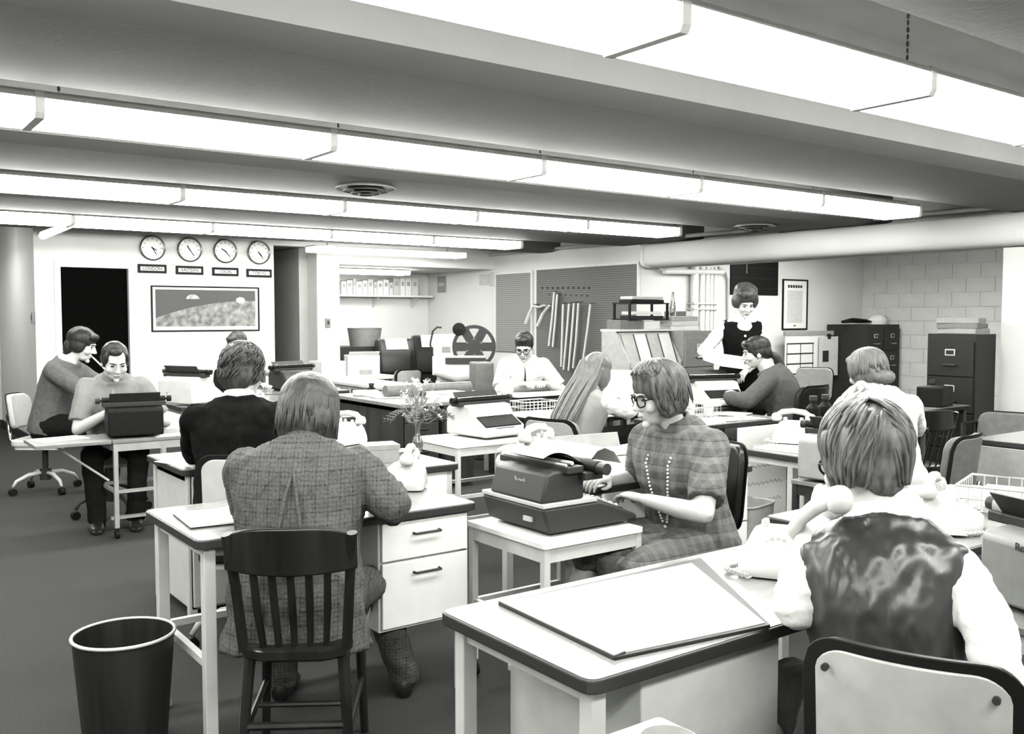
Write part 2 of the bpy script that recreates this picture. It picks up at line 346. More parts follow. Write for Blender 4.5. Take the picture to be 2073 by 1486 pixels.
def typing_stand(label, x0, x1, y0, y1, h=0.64, m=None, topm=None, name='typing_stand', rz=0.0, leaf=0):
    m = m or M_light; topm = topm or M_white
    t = thing(name, label, 'typing stand', ((x0 + x1) / 2, (y0 + y1) / 2, 0), rz, 'rolling typing stands'); w, d = (x1 - x0) / 2, (y1 - y0) / 2
    part('stand_top', MB().rbox(-w, w, -d, d, h - .022, h, .012), topm, t, .003)
    part('apron', MB().box(-w + .01, w - .01, -d + .01, -d + .022, h - .075, h - .022).box(-w + .01, w - .01, d - .022, d - .01, h - .075, h - .022).box(-w + .01, -w + .022, -d + .022, d - .022, h - .075, h - .022), m, t)
    for sx in (-1, 1):
        for sy in (-1, 1):
            lg = part('leg', MB().box(sx * (w - .02) - .014, sx * (w - .02) + .014, sy * (d - .02) - .014, sy * (d - .02) + .014, .07, h - .022), m, t, .002)
            cs = part('caster', MB().cyl((sx * (w - .02) - .012, sy * (d - .02), .028), (sx * (w - .02) + .012, sy * (d - .02), .028), .028, n=14).cyl((sx * (w - .02), sy * (d - .02), .04), (sx * (w - .02), sy * (d - .02), .075), .012), M_rubber, lg, smooth='auto')
    for sy in (-1, 1): part('rail', MB().box(-w + .03, w - .03, sy * (d - .02) - .01, sy * (d - .02) + .01, .30, .322), m, t)
    part('rail', MB().box(-w + .01, -w + .03, -d + .03, d - .03, .30, .322), m, t)
    part('foot_rail', MB().box(-w + .03, w - .03, -.012, .012, .09, .112), m, t)
    if leaf:
        l = part('drop_leaf', MB().rbox(-w - leaf, -w - .004, -d, d, h - .022, h, .012), topm, t, .003)
        part('leaf_brace', MB().tube([(-w - leaf * .7, 0, h - .022), (-w + .02, 0, .36)], .008, 6), M_light, l)
    return t
def star_base(t, zt, m=None, r=0.27, rot=0.3, n=4):
    m = m or M_light
    part('post', MB().cyl((0, 0, .12), (0, 0, zt), .024).cyl((0, 0, .1), (0, 0, .2), .045), M_dark, t, smooth='auto')
    for q in range(n):
        a = rot + 2 * math.pi * q / n; c, s_ = math.cos(a), math.sin(a)
        sp = part('foot_spoke', MB().tube([(.03 * c, .03 * s_, .16), (.14 * c, .14 * s_, .155), (.24 * c, .24 * s_, .115), (r * c, r * s_, .07)], [.017, .017, .014, .012], 8), m, t, smooth=True)
        part('caster', MB().cyl((r * c - .02 * s_, r * s_ + .02 * c, .03), (r * c + .02 * s_, r * s_ - .02 * c, .03), .03, n=14), M_rubber, sp, smooth='auto')
def office_chair(label, loc, rz, seat_h=.46, pad=None, shell=None, back=(.19, .24, .40), basem=None, group='swivel office chairs', arms=False, rot=.4, name='office_chair', tilt=.12, screws=False):
    """local +y is where the sitter faces; back=(half width, z of lower edge above the seat, height)"""
    pad = pad or M_gvinyl; shell = shell or M_light
    t = thing(name, label, 'chair', loc, rz, group)
    part('seat', MB().rbox(-.21, .21, -.2, .22, seat_h - .06, seat_h - .004, .07, 5), pad, t, .015)
    part('seat_pan', MB().rbox(-.19, .19, -.18, .2, seat_h - .085, seat_h - .061, .06, 4), shell, t)
    hw, bz, bh = back; z0 = seat_h + bz - .12; z1 = z0 + bh
    def plate(off, th, ex, r):
        g = MB(); rings = []; n = 31
        out = []
        for i in range(n):
            x = -1 + 2 * i / (n - 1); out.append((x * (hw + ex), -.24 - .0 + .05 * x * x))
        # closed rounded outline extruded along curved surface: grid of columns
        cols = []
        for i in range(n):
            x = -1 + 2 * i / (n - 1); X = x * (hw + ex); cut = r * (1 - math.sqrt(max(0, 1 - max(0, (abs(X) - (hw + ex - r)) / r) ** 2)))
            cols.append((X, z0 - ex + cut, z1 + ex - cut, -.235 + .045 * x * x))
        vs = []; fs = []
        for X, a, b, y in cols:
            for zz in (a, (a + b) / 2, b):
                for o2 in (off, off + th):
                    vs.append((X, y + o2 - (zz - seat_h) * tilt, zz))
        for i in range(n - 1):
            for q in range(2):
                a = i * 6 + q * 2; b = a + 6
                fs += [(a, a + 2, b + 2, b), (a + 1, b + 1, b + 3, a + 3)]
            a = i * 6; b = a + 6
            fs += [(a, b, b + 1, a + 1), (a + 4, a + 5, b + 5, b + 4)]
        e = (n - 1) * 6
        fs += [(0, 1, 3, 2), (2, 3, 5, 4), (e, e + 2, e + 3, e + 1), (e + 2, e + 4, e + 5, e + 3)]
        return g.add(vs, fs)
    part('backrest', plate(0, .045, 0, .07), pad, t, .012, smooth='auto')
    part('back_plate', plate(-.012, .011, -.012, .07), shell, t, .003, smooth='auto')
    part('back_rim', plate(-.004, .006, .008, .075), M_rubber, t, .002, smooth='auto')
    part('back_bar', MB().tube([(0, -.02, seat_h - .09), (0, -.24, seat_h - .09), (0, -.29, seat_h - .02), (0, -.285 - .05 * bz - tilt * .1, z0 + bh * .4)], .013, 8), M_chrome, t, smooth=True)
    if screws:
        for sx in (-1, 1): part('screw', MB().cyl((sx * hw * .77, -.222 - (z1 - .05 - seat_h) * tilt, z1 - .05), (sx * hw * .77, -.232 - (z1 - .05 - seat_h) * tilt, z1 - .05), .007), M_dark, t)
    if arms:
        for sx in (-1, 1): part('armrest', MB().tube([(sx * .22, -.2, seat_h - .05), (sx * .25, -.2, seat_h + .2), (sx * .25, .12, seat_h + .21), (sx * .24, .16, seat_h - .05)], .016, 8), M_rubber, t, smooth=True)
    star_base(t, seat_h - .08, basem, rot=rot)
    return t
def wood_chair(label, loc, rz, nsl=5, group='dark wooden slat-back chairs'):
    t = thing('wooden_chair', label, 'chair', loc, rz, group); sh = .45
    part('seat', MB().loft([[(x * s_, y * s_ - .01, z) for x, y in [(.21, .22), (.1, .235), (-.1, .235), (-.21, .22), (-.2, 0), (-.17, -.19), (-.1, -.225), (.1, -.225), (.17, -.19), (.2, 0)]] for s_, z in ((.93, sh - .042), (1, sh - .03), (1, sh - .006), (.95, sh))]), M_wood, t, smooth='auto')
    for sx in (-1, 1):
        part('front_leg', MB().tube([(sx * .17, .17, sh - .03), (sx * .185, .19, 0)], [.02, .015], 8), M_wood, t, smooth='auto')
        part('rear_leg', MB().tube([(sx * .155, -.17, sh - .03), (sx * .17, -.2, .2), (sx * .18, -.24, 0)], [.021, .018, .015], 8), M_wood, t, smooth='auto')
        part('back_post', MB().tube([(sx * .17, -.19, sh - .01), (sx * .185, -.225, sh + .2), (sx * .2, -.27, sh + .37)], [.02, .019, .02], 8, .75), M_wood, t, smooth='auto')
        part('side_stretcher', MB().tube([(sx * .178, .18, .2), (sx * .172, -.2, .17)], .011, 8), M_wood, t, smooth='auto')
    part('front_stretcher', MB().tube([(-.175, .0, .185), (.175, .0, .185)], .01, 8), M_wood, t, smooth='auto')
    part('rear_stretcher', MB().tube([(-.17, -.2, .2), (.17, -.2, .2)], .014, 8), M_wood, t, smooth='auto')
    rings = []
    for i in range(13):
        x = -1 + 2 * i / 12; y = -.285 + .045 * x * x; tz = sh + .39 - .03 * abs(x) ** 4; bz = sh + .255 - .012 * (1 - x * x)
        rings.append([(x * .215, y - .012, bz), (x * .215, y + .012, bz), (x * .215, y + .004, tz), (x * .215, y - .02, tz)])
    part('top_rail', MB().loft(rings), M_wood, t, .006, smooth='auto')
    for q in range(nsl):
        x = (q - (nsl - 1) / 2) * .3 / nsl
        part('slat', MB().tube([(x * .85, -.195, sh - .01), (x * .95, -.235, sh + .13), (x, -.275 + .5 * x * x, sh + .27)], [.013, .016, .015], 8, .5), M_wood, t, smooth='auto')
    return t
def file_cabinet(label, loc, rz, w=.38, d=.66, h=1.32, n=4, m=None, group='file cabinets', lockbar=True):
    """front faces local -y, origin at front centre on the floor"""
    m = m or M_dark; t = thing('file_cabinet', label, 'file cabinet', loc, rz, group)
    part('body', MB().box(-w / 2, w / 2, .012, d, 0, h), m, t, .004)
    dh = (h - .09) / n
    for q in range(n):
        z0 = .03 + q * dh; dr = part('drawer', MB().box(-w / 2 + .012, w / 2 - .012, -.006, .014, z0 + .006, z0 + dh - .006), m, t, .004)
        zc = z0 + dh * .68
        part('label_holder', MB().box(-.045, .045, -.011, -.005, zc - .028, zc + .028), M_light, dr, .002)
        part('label_card', MB().box(-.034, .034, -.0125, -.0105, zc - .018, zc + .018), M_mid if n % 2 else m, dr)
        zh = z0 + dh * .33
        part('handle', MB().tube([(-.06, -.005, zh), (-.06, -.03, zh), (.06, -.03, zh), (.06, -.005, zh)], .008, 6), M_chrome, dr)
    return t
def telephone(label, loc, rz, m=None, cord=None, handset=True, s=1.0, off_hook=False):
    m = m or M_plastic; t = thing('telephone', label, 'telephone', loc, rz, 'desk telephones'); t.scale = (s, s, s)
    def rr(w, d, yc, z, r=.03):
        out = []
        for cx, cy, a0 in ((w - r, d - r, 0), (-w + r, d - r, 90), (-w + r, -d + r, 180), (w - r, -d + r, 270)):
            for i in range(4): a = math.radians(a0 + 30 * i); out.append((cx + r * math.cos(a), yc + cy + r * math.sin(a), z))
        return out
    part('housing', MB().loft([rr(.098, .112, 0, .006), rr(.1, .114, 0, .02), rr(.097, .108, .004, .045), rr(.085, .075, .03, .085), rr(.075, .05, .042, .11), rr(.06, .035, .045, .118)]), m, t, smooth='auto')
    part('base_plate', MB().rbox(-.094, .094, -.107, .107, 0, .007, .03), M_rubber, t)
    R = Euler((math.radians(48), 0, 0)).to_matrix(); c = V3((0, -.045, .066))
    dl = MB(); dl.v = []; dl.M = Matrix.Translation(c) @ R.to_4x4(); dl.lathe([(.052, -.002), (.052, .008), (.045, .011), (.02, .012), (.018, .016), (.002, .016)], n=24); part('dial', dl, M_light, t, smooth='auto')
    hl = MB(); hl.M = Matrix.Translation(c) @ R.to_4x4()
    for q in range(10): a = math.radians(60 + q * 27); hl.lathe([(.0065, .0105), (.0065, .0125)], (.036 * math.cos(a), .036 * math.sin(a), 0), n=10)
    part('finger_holes', hl, M_mid, t)
    for sx in (-1, 1): part('cradle_prong', MB().tube([(sx * .045, .03, .108), (sx * .045, .03, .138)], [.012, .008], 8).tube([(sx * .045, .065, .108), (sx * .045, .065, .135)], [.012, .008], 8), m, t, smooth='auto')
    if handset:
        hs = handset_mesh(); o = obj('handset', hs, t); o.location = (0, .047, .148); o.data.materials[0] = m if m is M_plastic else m
    pts = [(-.1, -.02, .02)] ; 
    cd = []
    for i in range(90):
        u = i / 89; a = u * 26 * 2 * math.pi; x = -.1 - .03 * math.sin(u * math.pi) + .1 * 0; y = -.03 - .11 * u; bx = -.11 - .045 * math.sin(math.pi * u) + .05 * u
        cd.append((bx + .007 * math.cos(a), y, .012 + .007 * math.sin(a) + 0.002))
    part('coiled_cord', MB().tube(cd, .0028, 5), m, t, smooth=True)
    return t
HS = {}
def handset_mesh():
    if 'h' not in HS:
        g = MB(); g.tube([(-.09, 0, -.002), (-.06, 0, .018), (0, 0, .026), (.06, 0, .018), (.09, 0, -.002)], [.016, .017, .0155, .017, .016], 10)
        for sx in (-1, 1): g.lathe([(.012, .02), (.024, .014), (.03, -.002), (.03, -.016), (.024, -.026), (.004, -.028)], (sx * .093, 0, -.008), n=18)
        HS['h'] = g.mesh('handset', (M_plastic,), True)
    return HS['h']
def typewriter(label, loc, rz, m=None, w=.36, d=.40, h=.21, keys=True, carriage=.42, wide=False, lid=None, platen=None):
    """operator sits at local -y"""
    m = m or M_grey; t = thing('typewriter', label, 'typewriter', loc, rz, 'typewriters on stands and desks'); a = w / 2
    prof = [(-d / 2, .015), (d / 2, .015), (d / 2, h * .86), (d / 2 - .02, h * .93), (.02, h), (-.03, h * .97), (-.075, h * .62), (-d / 2 + .01, h * .30), (-d / 2, h * .22)]
    part('body', MB().xprism(prof, -a, a), m, t, .012, smooth='auto')
    well = MB().xprism([(-.08, h * .63), (-.078, h * .66), (-d / 2 + .035, h * .40), (-d / 2 + .033, h * .36)], -a + .03, a - .03); part('key_well', well, M_rubber, t)
    kk = MB()
    for r in range(4):
        for c in range(11):
            y = -d / 2 + .05 + r * .021; z = h * .37 + (r * .021) * (h * .27 / (d / 2 - .115)) + .004
            x = (c - 5) * (w - .1) / 11 + r * .003; kk.M = Matrix.Translation((x, y, z)); kk.lathe([(.008, 0), (.008, .006), (.006, .009)], n=8)
    o = part('keys', kk, M_dark if m is not M_dark else M_light, t); o['kind'] = 'stuff'
    part('space_bar', MB().box(-.08, .08, -d / 2 + .016, -d / 2 + .028, h * .3, h * .34), M_dark, t, .003)
    zc = h + .03; yc = .055; c2 = carriage / 2
    car = part('carriage', MB().box(-c2, c2, yc - .035, yc + .05, h - .012, h + .018), M_dark, t, .004)
    part('platen', MB().cyl((-c2, yc, zc), (c2, yc, zc), .021 if platen is None else .034, n=18), platen or M_rubber, car, smooth='auto')
    for sx in (-1, 1): part('platen_knob', MB().cyl((sx * c2, yc, zc), (sx * (c2 + .014), yc, zc), .008).cyl((sx * (c2 + .012), yc, zc), (sx * (c2 + .04), yc, zc), .021, n=14), M_rubber if sx < 0 else M_dark, car, smooth='auto')
    part('paper_table', MB().xprism([(yc + .03, zc - .01), (yc + .034, zc - .012), (yc + .085, zc + .05), (yc + .081, zc + .052)], -c2 + .04, c2 - .04), M_dark, car)
    part('bail_rod', MB().cyl((-c2 + .02, yc - .02, zc + .018), (c2 - .02, yc - .02, zc + .018), .004), M_chrome, car)
    part('return_lever', MB().tube([(-c2 - .01, yc - .02, zc), (-c2 - .03, yc - .06, zc + .02), (-c2 - .03, yc - .11, zc + .03)], .005, 6), M_chrome, car, smooth=True)
    return t
def waste_basket(label, loc, rz, r0, r1, h, m, rimm=None, ell=1.0, square=False):
    t = thing('waste_basket', label, 'waste basket', loc, rz, 'waste baskets'); n = 36
    def ring(r, z):
        out = []
        for j in range(n):
            a = 2 * math.pi * j / n; c, s_ = math.cos(a), math.sin(a)
            if square: c, s_ = math.copysign(abs(c) ** .35, c), math.copysign(abs(s_) ** .35, s_)
            out.append((r * c, r * s_ * ell, z))
        return out
    part('shell', MB().loft([ring(.001, .004), ring(r0, .0), ring(r1, h), ring(r1 - .006, h), ring(r0 - .005, .008), ring(.001, .009)], False), m, t, smooth='auto')
    rp = ring(r1, h); part('rim', MB().tube(rp + rp[:2], .006, 8), rimm or M_light, t, smooth=True)
    return t
def sheet(label, pts, z, m=None, th=.003, name='paper_sheet', cat='paper', group='papers lying about', curl=0.0):
    """flat paper from world xy corners"""
    g = MB(); n = len(pts); cx = sum(p[0] for p in pts) / n; cy = sum(p[1] for p in pts) / n
    g.prism([(p[0] - cx, p[1] - cy) for p in pts], 0, th); return solo(name, g, m or M_paper, label, cat, (cx, cy, z), 0, group)
def rect(cx, cy, w, d, a):
    a = math.radians(a); c, s_ = math.cos(a), math.sin(a); return [(cx + x * c - y * s_, cy + x * s_ + y * c) for x, y in ((-w / 2, -d / 2), (w / 2, -d / 2), (w / 2, d / 2), (-w / 2, d / 2))]
def block_box(name, label, cat, loc, rz, w, d, h, m, group=None, bev=.003): return solo(name, MB().box(-w / 2, w / 2, -d / 2, d / 2, 0, h), m, label, cat, loc, rz, group, bev)
def wire_basket(label, loc, rz, w=.3, d=.25, h=.08, m=None):
    t = thing('wire_basket', label, 'tray', loc, rz, 'wire letter baskets'); m = m or M_light
    g = MB(); n = 9
    for z in (.003, h * .5, h): g.tube([(-w / 2, -d / 2, z), (w / 2, -d / 2, z), (w / 2, d / 2, z), (-w / 2, d / 2, z), (-w / 2, -d / 2, z)], .003 if z < h else .005, 5)
    for i in range(n):
        x = -w / 2 + w * i / (n - 1); g.tube([(x, -d / 2, h), (x, -d / 2, .003), (x, d / 2, .003), (x, d / 2, h)], .0022, 4)
    for i in range(1, 6):
        y = -d / 2 + d * i / 6; g.tube([(-w / 2, y, h), (-w / 2, y, .003), (w / 2, y, .003), (w / 2, y, h)], .0022, 4)
    part('wire_frame', g, m, t); return t
# ================================================================== FOREGROUND
# desk at the lower right with the blotter
d1 = desk('pale-topped steel desk with a blotter on it, nearest the camera at lower right', 1.21, 2.45, 1.385, 1.957, ped=None, rails=True, skip_legs=(2,))
part('pedestal', MB().box(-.44, .02, -.245, .23, .10, .712), M_light, d1, .004, label='plain light grey pedestal')
bl = thing('desk_blotter', 'large white desk blotter with a dark leather end band on the nearest desk', 'blotter', (0, 0, .745))
c = [onz(1008, 1225, .745), onz(1243, 1338, .745), onz(1560, 1271, .745), onz(1418, 1134, .745)]
part('blotter_pad', MB().prism([(p.x, p.y) for p in c], 0, .008), M_dark, bl, .002)
q = [onz(1050, 1214, .753), onz(1267, 1321, .753), onz(1548, 1262, .753), onz(1400, 1141, .753)]
part('blotter_paper', MB().prism([(p.x, p.y) for p in q], .008, .010), M_paper, bl)
part('end_band', MB().prism([(p.x, p.y) for p in (c[0], c[1], q[1], q[0])], .0081, .012), M_gvinyl, bl, .001)
ph = onz(1560, 1160, .745)
telephone('white desk telephone with its handset lifted, on the blotter desk', (ph.x + .035, ph.y, .745), math.radians(-60), handset=False)
# checked-jacket man's desk
d2 = desk('steel desk with two white drawers in front of the man in the checked jacket', .961, 2.054, 3.02, 3.64, ped=[(1.63, 2.02, .30)])
a = [onz(350, 1043, .745), onz(386, 1072, .745), onz(480, 1062, .745), onz(470, 1035, .745)]
t = thing('writing_pad', 'thin white writing pad on the left end of the checked-jacket man\'s desk', 'pad', (0, 0, .745))
part('pad_back', MB().prism([(p.x, p.y) for p in a], 0, .006), M_dark, t); part('pad_paper', MB().prism([(p.x, p.y) for p in a], .006, .012), M_paper, t)
sheet('loose white sheet beside the writing pad', rect(1.3, 3.38, .21, .28, 20), .745)
sheet('loose white sheet under the checked-jacket man\'s elbow', rect(1.5, 3.33, .22, .3, -15), .7455)
b_ = onz(815, 990, .745)
telephone('white desk telephone with hung handset at the checked-jacket man\'s right elbow', (b_.x, b_.y + .03, .745), math.radians(-128))
wc = onz(247, 1290, .38)
waste_basket('tall dark metal waste basket on the carpet at lower left', (.81, 3.35, 0), -.4, .135, .165, .385, mat('brown_metal', .02, .4, ns=(6, .4), stretch=(3, 3, .2)), M_light)
ch1 = wood_chair('dark wooden slat-back chair under the man in the checked jacket', (1.265, 2.875, 0), math.radians(57 - 90), nsl=5); ch1.scale = (.93, 1, 1)
# white-topped table corner at the bottom edge
cr = onz(1335, 1449, .66)
t = typing_stand('white-topped stand cut off by the bottom edge of the picture', cr.x - .5, cr.x, cr.y - .45, cr.y, .66)
e_ = onz(1345, 1500, .66); solo('ash_tray', MB().lathe([(.03, 0), (.05, .0), (.058, .022), (.052, .024), (.044, .006), (.002, .005)], n=24), M_mid, 'small round grey dish on the white stand at the bottom edge', 'dish', (e_.x - .02, e_.y - .03, .66), smooth='auto')
# plaid woman's typing stand and machine
typing_stand('white typing stand with square tube legs under the big dark typewriter', 2.10, 2.60, 2.66, 3.17, .64)
n_ = onz(1125, 1078, .64)
tw = thing('electric_typewriter', 'big dark electric typewriter with paper, on the stand of the plaid-dress woman', 'typewriter', (2.14 + .25, 2.72 + .21, .64), math.radians(90), 'typewriters on stands and desks')
M_tw = mat('dark_crinkle_enamel', .038, .42, bump=(500, .15)); M_twl = mat('typewriter_band', .5, .4)
W, D = .20, .24      # half width, half depth; operator at local -y (world +x)
part('lower_shell', MB().xprism([(-D, .012), (D - .03, .012), (D, .10), (D, .112), (.03, .112), (-.04, .112), (-.12, .085), (-D, .035)], -W, W), M_tw, tw, .012, smooth='auto')
part('trim_band', MB().xprism([(-.03, .112), (D + .002, .112), (D + .002, .128), (-.02, .128)], -W - .002, W + .002), M_twl, tw, .003)
up = part('upper_housing', MB().xprism([(.03, .128), (D, .128), (D - .03, .235), (D - .06, .245), (.07, .245), (.03, .2)], -W + .012, W - .05), M_tw, tw, .01, smooth='auto')
o = text('name_script', 'Royal', .03, M_twl, up, (-.03, D - .018, .197), (math.radians(105.6), 0, math.radians(180)))
part('name_plate', MB().box(-.12, -.07, D - .012, D - .009 + .006, .05, .068), M_twl, up)
part('key_well', MB().xprism([(-.035, .114), (-.03, .12), (-.19, .062), (-.19, .056)], -W + .03, W - .03), M_rubber, tw)
kk = MB()
for r in range(4):
    for c_ in range(12): kk.M = Matrix.Translation(((c_ - 5.5) * .027, -.17 + r * .034, .068 + r * .0135)); kk.lathe([(.009, 0), (.009, .007), (.007, .01)], n=8)
o = part('keys', kk, M_light, tw); o['kind'] = 'stuff'
car = part('carriage', MB().box(-W - .03, W + .03, -.03, .06, .205, .235).box(-W - .02, W + .02, .06, .14, .235, .262), M_dark, tw, .004)
part('platen', MB().cyl((-W - .04, .0, .25), (W + .04, .0, .25), .026, n=18), M_rubber, car, smooth='auto')
part('platen_knob', MB().cyl((W + .04, 0, .25), (W + .085, 0, .25), .023, n=18), M_light, car, smooth='auto')
part('platen_knob', MB().cyl((-W - .04, 0, .25), (-W - .085, 0, .25), .023, n=18), M_dark, car, smooth='auto')
part('margin_rail', MB().tube([(-W, .1, .272), (W, .1, .272)], .008, 6).tube([(-W, .13, .266), (W, .13, .266)], .006, 6), M_light, car)
part('paper_rest', MB().xprism([(.02, .262), (.025, .26), (.11, .295), (.105, .299)], -W + .03, W - .02), M_rubber, car)
part('ribbon_lever', MB().tube([(W - .02, -.03, .25), (W + .02, -.05, .275), (W + .05, -.02, .27)], .005, 6), M_chrome, car, smooth=True)
g = MB(); pr = []
for i in range(11):
    u = i / 10; pr.append((.03 + .18 * u, .27 + .055 * math.sin(u * 2.2) - .02 * u))
g.xprism(pr + [(y, z + .0012) for y, z in pr[::-1]], -W + .04, W - .06)
sh = solo('typing_paper', g, M_paper, 'white sheet curling out of the back of the big dark typewriter', 'paper', tw.location, tw.rotation_euler[2], smooth='auto')
g = MB(); pr = [(-.03, .272), (-.06, .30), (-.10, .31), (-.15, .29), (-.19, .24)]
solo('typing_paper', MB().xprism(pr + [(y, z + .0012) for y, z in pr[::-1]], -W + .04, W - .06), M_paper, 'white sheet folded over the keyboard side of the big dark typewriter', 'paper', tw.location, tw.rotation_euler[2], smooth='auto')
# plaid woman's desk
d7 = desk('steel desk spread with white papers behind the plaid-dress woman', 2.62, 3.66, 2.98, 3.72, ped=[(3.28, 3.63, .06)], rails=False)
for i, (x, y, w_, h_, an, lb) in enumerate(((2.95, 3.3, .42, .5, 4, 'broad white sheet covering the papers desk of the plaid-dress woman'), (3.3, 3.45, .3, .4, -12, 'white sheet overlapping the broad one on the plaid-dress woman\'s desk'), (2.8, 3.2, .22, .28, 30, 'white sheet at the left edge of the plaid-dress woman\'s desk'))):
    sheet(lb, rect(x, y, w_, h_, an), .745 + .0032 * i)
t = thing('letter_tray', 'low grey open letter tray at the far side of the papers desk', 'tray', (3.15, 3.63, .756), math.radians(-6))
part('tray_base', MB().box(-.24, .24, -.06, .06, 0, .03), M_light, t, .003); part('tray_back', MB().xprism([(.05, .03), (.06, .03), (.085, .10), (.075, .10)], -.24, .24), M_mid, t)
block_box('paper_stack', 'short stack of white papers at the far right of the papers desk', 'paper stack', (3.5, 3.6, .745), .2, .2, .16, .045, M_paper)
telephone('white desk telephone behind the big dark typewriter', (2.72, 3.58, .7555), math.radians(200), s=1.1)
office_chair('swivel chair with black padded back behind the plaid-dress woman', (2.90, 2.77, 0), math.radians(90), pad=M_vinyl, shell=M_vinyl, back=(.17, .22, .36))
# chair of the nearest woman
office_chair('swivel chair with pale metal back plate edged in black rubber, nearest the camera', (1.815, 1.02, 0), math.radians(21 - 90), seat_h=.42, pad=M_vinyl, shell=mat('worn_tan_plate', .42, .4, ns=(12, .12)), back=(.188, .22, .34), screws=True)
# table, phone and machine at the right edge
d10 = desk('pale desk littered with papers at the right edge, beside the nearest woman', 2.75, 3.9, 1.50, 2.2, ped=None, rails=False)
tp = onz(1925, 1025, .745)
telephone('white telephone among papers on the desk at the right edge', (3.10, 1.70, .745), math.radians(20))
for i, (px_, py_, w_, h_, an, lb) in enumerate(((1850, 985, .28, .2, 60, 'white magazine at the far edge of the right-hand desk'), (1970, 1000, .3, .22, 20, 'white sheet propped behind the right-hand telephone'), (2030, 1025, .3, .24, -20, 'white sheet at the far right edge of the right-hand desk'), (1900, 1075, .2, .14, 40, 'white slip in front of the right-hand telephone'), (1860, 1050, .2, .15, 10, 'white slip left of the right-hand telephone'))):
    p = onz(px_, py_, .745); sheet(lb, rect(max(2.95, p.x), max(1.68, min(2.05, p.y)), w_, h_, an), .745 + .0032 * i)
wire_basket('pale wire basket of papers at the right edge', (3.52, 1.72, .762), .3, .3, .26, .09)
block_box('paper_stack', 'stack of white papers inside the wire basket at the right edge', 'paper stack', (3.52, 1.72, .771), .3, .16, .13, .06, M_paper)
typing_stand('grey-topped stand under the machine cut by the right edge', 2.56, 3.14, .80, 1.38, .64, topm=M_grey)
t = typewriter('grey typewriter cut by the right edge, with a long grey platen roll', (2.83, 1.12, .64), math.radians(72), m=M_grey, w=.42, d=.40, h=.23, carriage=.56, platen=M_mid)
text('name_script', 'Royal', .03, M_dark, t, (.05, .203, .19), (math.radians(90), 0, math.radians(180)))
# ================================================================== THINGS ON THE WALLS
M_face = mat('brushed_clock_face', .5, .35, .4, ns=(60, .12), stretch=(.3, 1, 6)); M_rim = mat('clock_rim', .55, .2, .9)
times = [(4, 25, 'LONDON', 'clock'), (11, 24, 'EASTERN', ''), (10, 23, 'LOCAL', ''), (4.6, 24, 'TOKYO', '')]
for i, (x, z) in enumerate(((3.194, 2.27), (3.627, 2.268), (4.061, 2.268), (4.489, 2.266))):
    hh, mm, city, _ = times[i]
    t = thing('wall_clock', 'round silver wall clock above the %s name plate' % city, 'clock', (x, YB, z), 0, 'world time clocks')
    def R(mb): mb.M = Euler((math.pi / 2, 0, 0)).to_matrix().to_4x4(); return mb
    part('case', R(MB()).lathe([(.145, 0), (.15, .012), (.148, .03), (.138, .04), (.132, .036), (.13, .014), (.001, .013)], n=40), M_rim, t, smooth='auto')
    fc = part('face', R(MB()).lathe([(.13, .013), (.13, .015), (.001, .0151)], n=36), M_face, t)
    mk = MB()
    for q in range(12):
        a = math.radians(q * 30); mk.M = Matrix.Translation((.107 * math.sin(a), -.0155, .107 * math.cos(a))) @ Euler((0, a, 0)).to_matrix().to_4x4(); mk.box(-.005, .005, -.001, .001, -.012, .012)
    part('hour_marks', mk, M_grey, fc)
    for nm, ang, L, wd in (('hour_hand', hh * 30, .055, .006), ('minute_hand', mm * 6, .092, .0045)):
        g = MB(); a = math.radians(ang); g.M = Matrix.Translation((0, -.02, 0)) @ Euler((0, a, 0)).to_matrix().to_4x4(); g.box(-wd, wd, -.0015, .0015, -.015, L); part(nm, g, M_ink, t)
    xc = x - .0; wp = .165
    t = thing('name_plate', 'black-framed name plate reading %s on the clock wall' % city, 'sign', (x - .005 + .003 * i, YB, 2.027 - .006 * i), 0, 'city name plates')
    part('frame', MB().box(-wp, wp, -.015, 0, -.052, .052), M_black, t, .003); part('card', MB().box(-.135, .135, -.0165, -.0145, -.023, .023), M_paper, t)
    text('lettering', city, .05, M_ink, t, (0, -.0168, 0), (math.pi / 2, 0, 0))
# framed moonscape print
px0, px1, pz0, pz1 = 3.166, 4.487, 1.284, 1.832
t = thing('framed_picture', 'wide framed picture of a grey moon landscape under the clocks', 'picture', ((px0 + px1) / 2, YB, (pz0 + pz1) / 2)); w_, h_ = (px1 - px0) / 2, (pz1 - pz0) / 2
part('frame', MB().box(-w_, w_, -.02, 0, h_ - .018, h_).box(-w_, w_, -.02, 0, -h_, -h_ + .018).box(-w_, -w_ + .018, -.02, 0, -h_ + .018, h_ - .018).box(w_ - .018, w_, -.02, 0, -h_ + .018, h_ - .018), M_black, t)
part('mat_board', MB().box(-w_ + .018, w_ - .018, -.008, 0, -h_ + .018, h_ - .018), M_paper, t)
pa, pb, pc, pd = -w_ + .05, w_ - .05, -h_ + .06, h_ - .045
part('print_sky', MB().box(pa, pb, -.0095, -.0075, pc, pd), mat('print_sky', .09, .6), t)
gr = [(pa, pc)] + [(pb, pc), (pb, pd - .13)] + [(pb + (pa - pb) * u, pd - .13 - .24 * u ** 2 + .03 * u) for u in [i / 14 for i in range(1, 15)]]
part('print_ground', MB().add([(x, -.0102, z) for x, z in gr], [tuple(range(len(gr)))]), mat('print_ground', .24, .7, ns=(14, .55)), t)
part('print_disc', MB().add([(-.17 + .08 * math.cos(a), -.0102, pd - .11 + .055 * math.sin(a)) for a in [math.pi * i / 12 for i in range(13)]], [tuple(range(13))]), mat('print_pale', .45, .6, ns=(30, .4)), t)
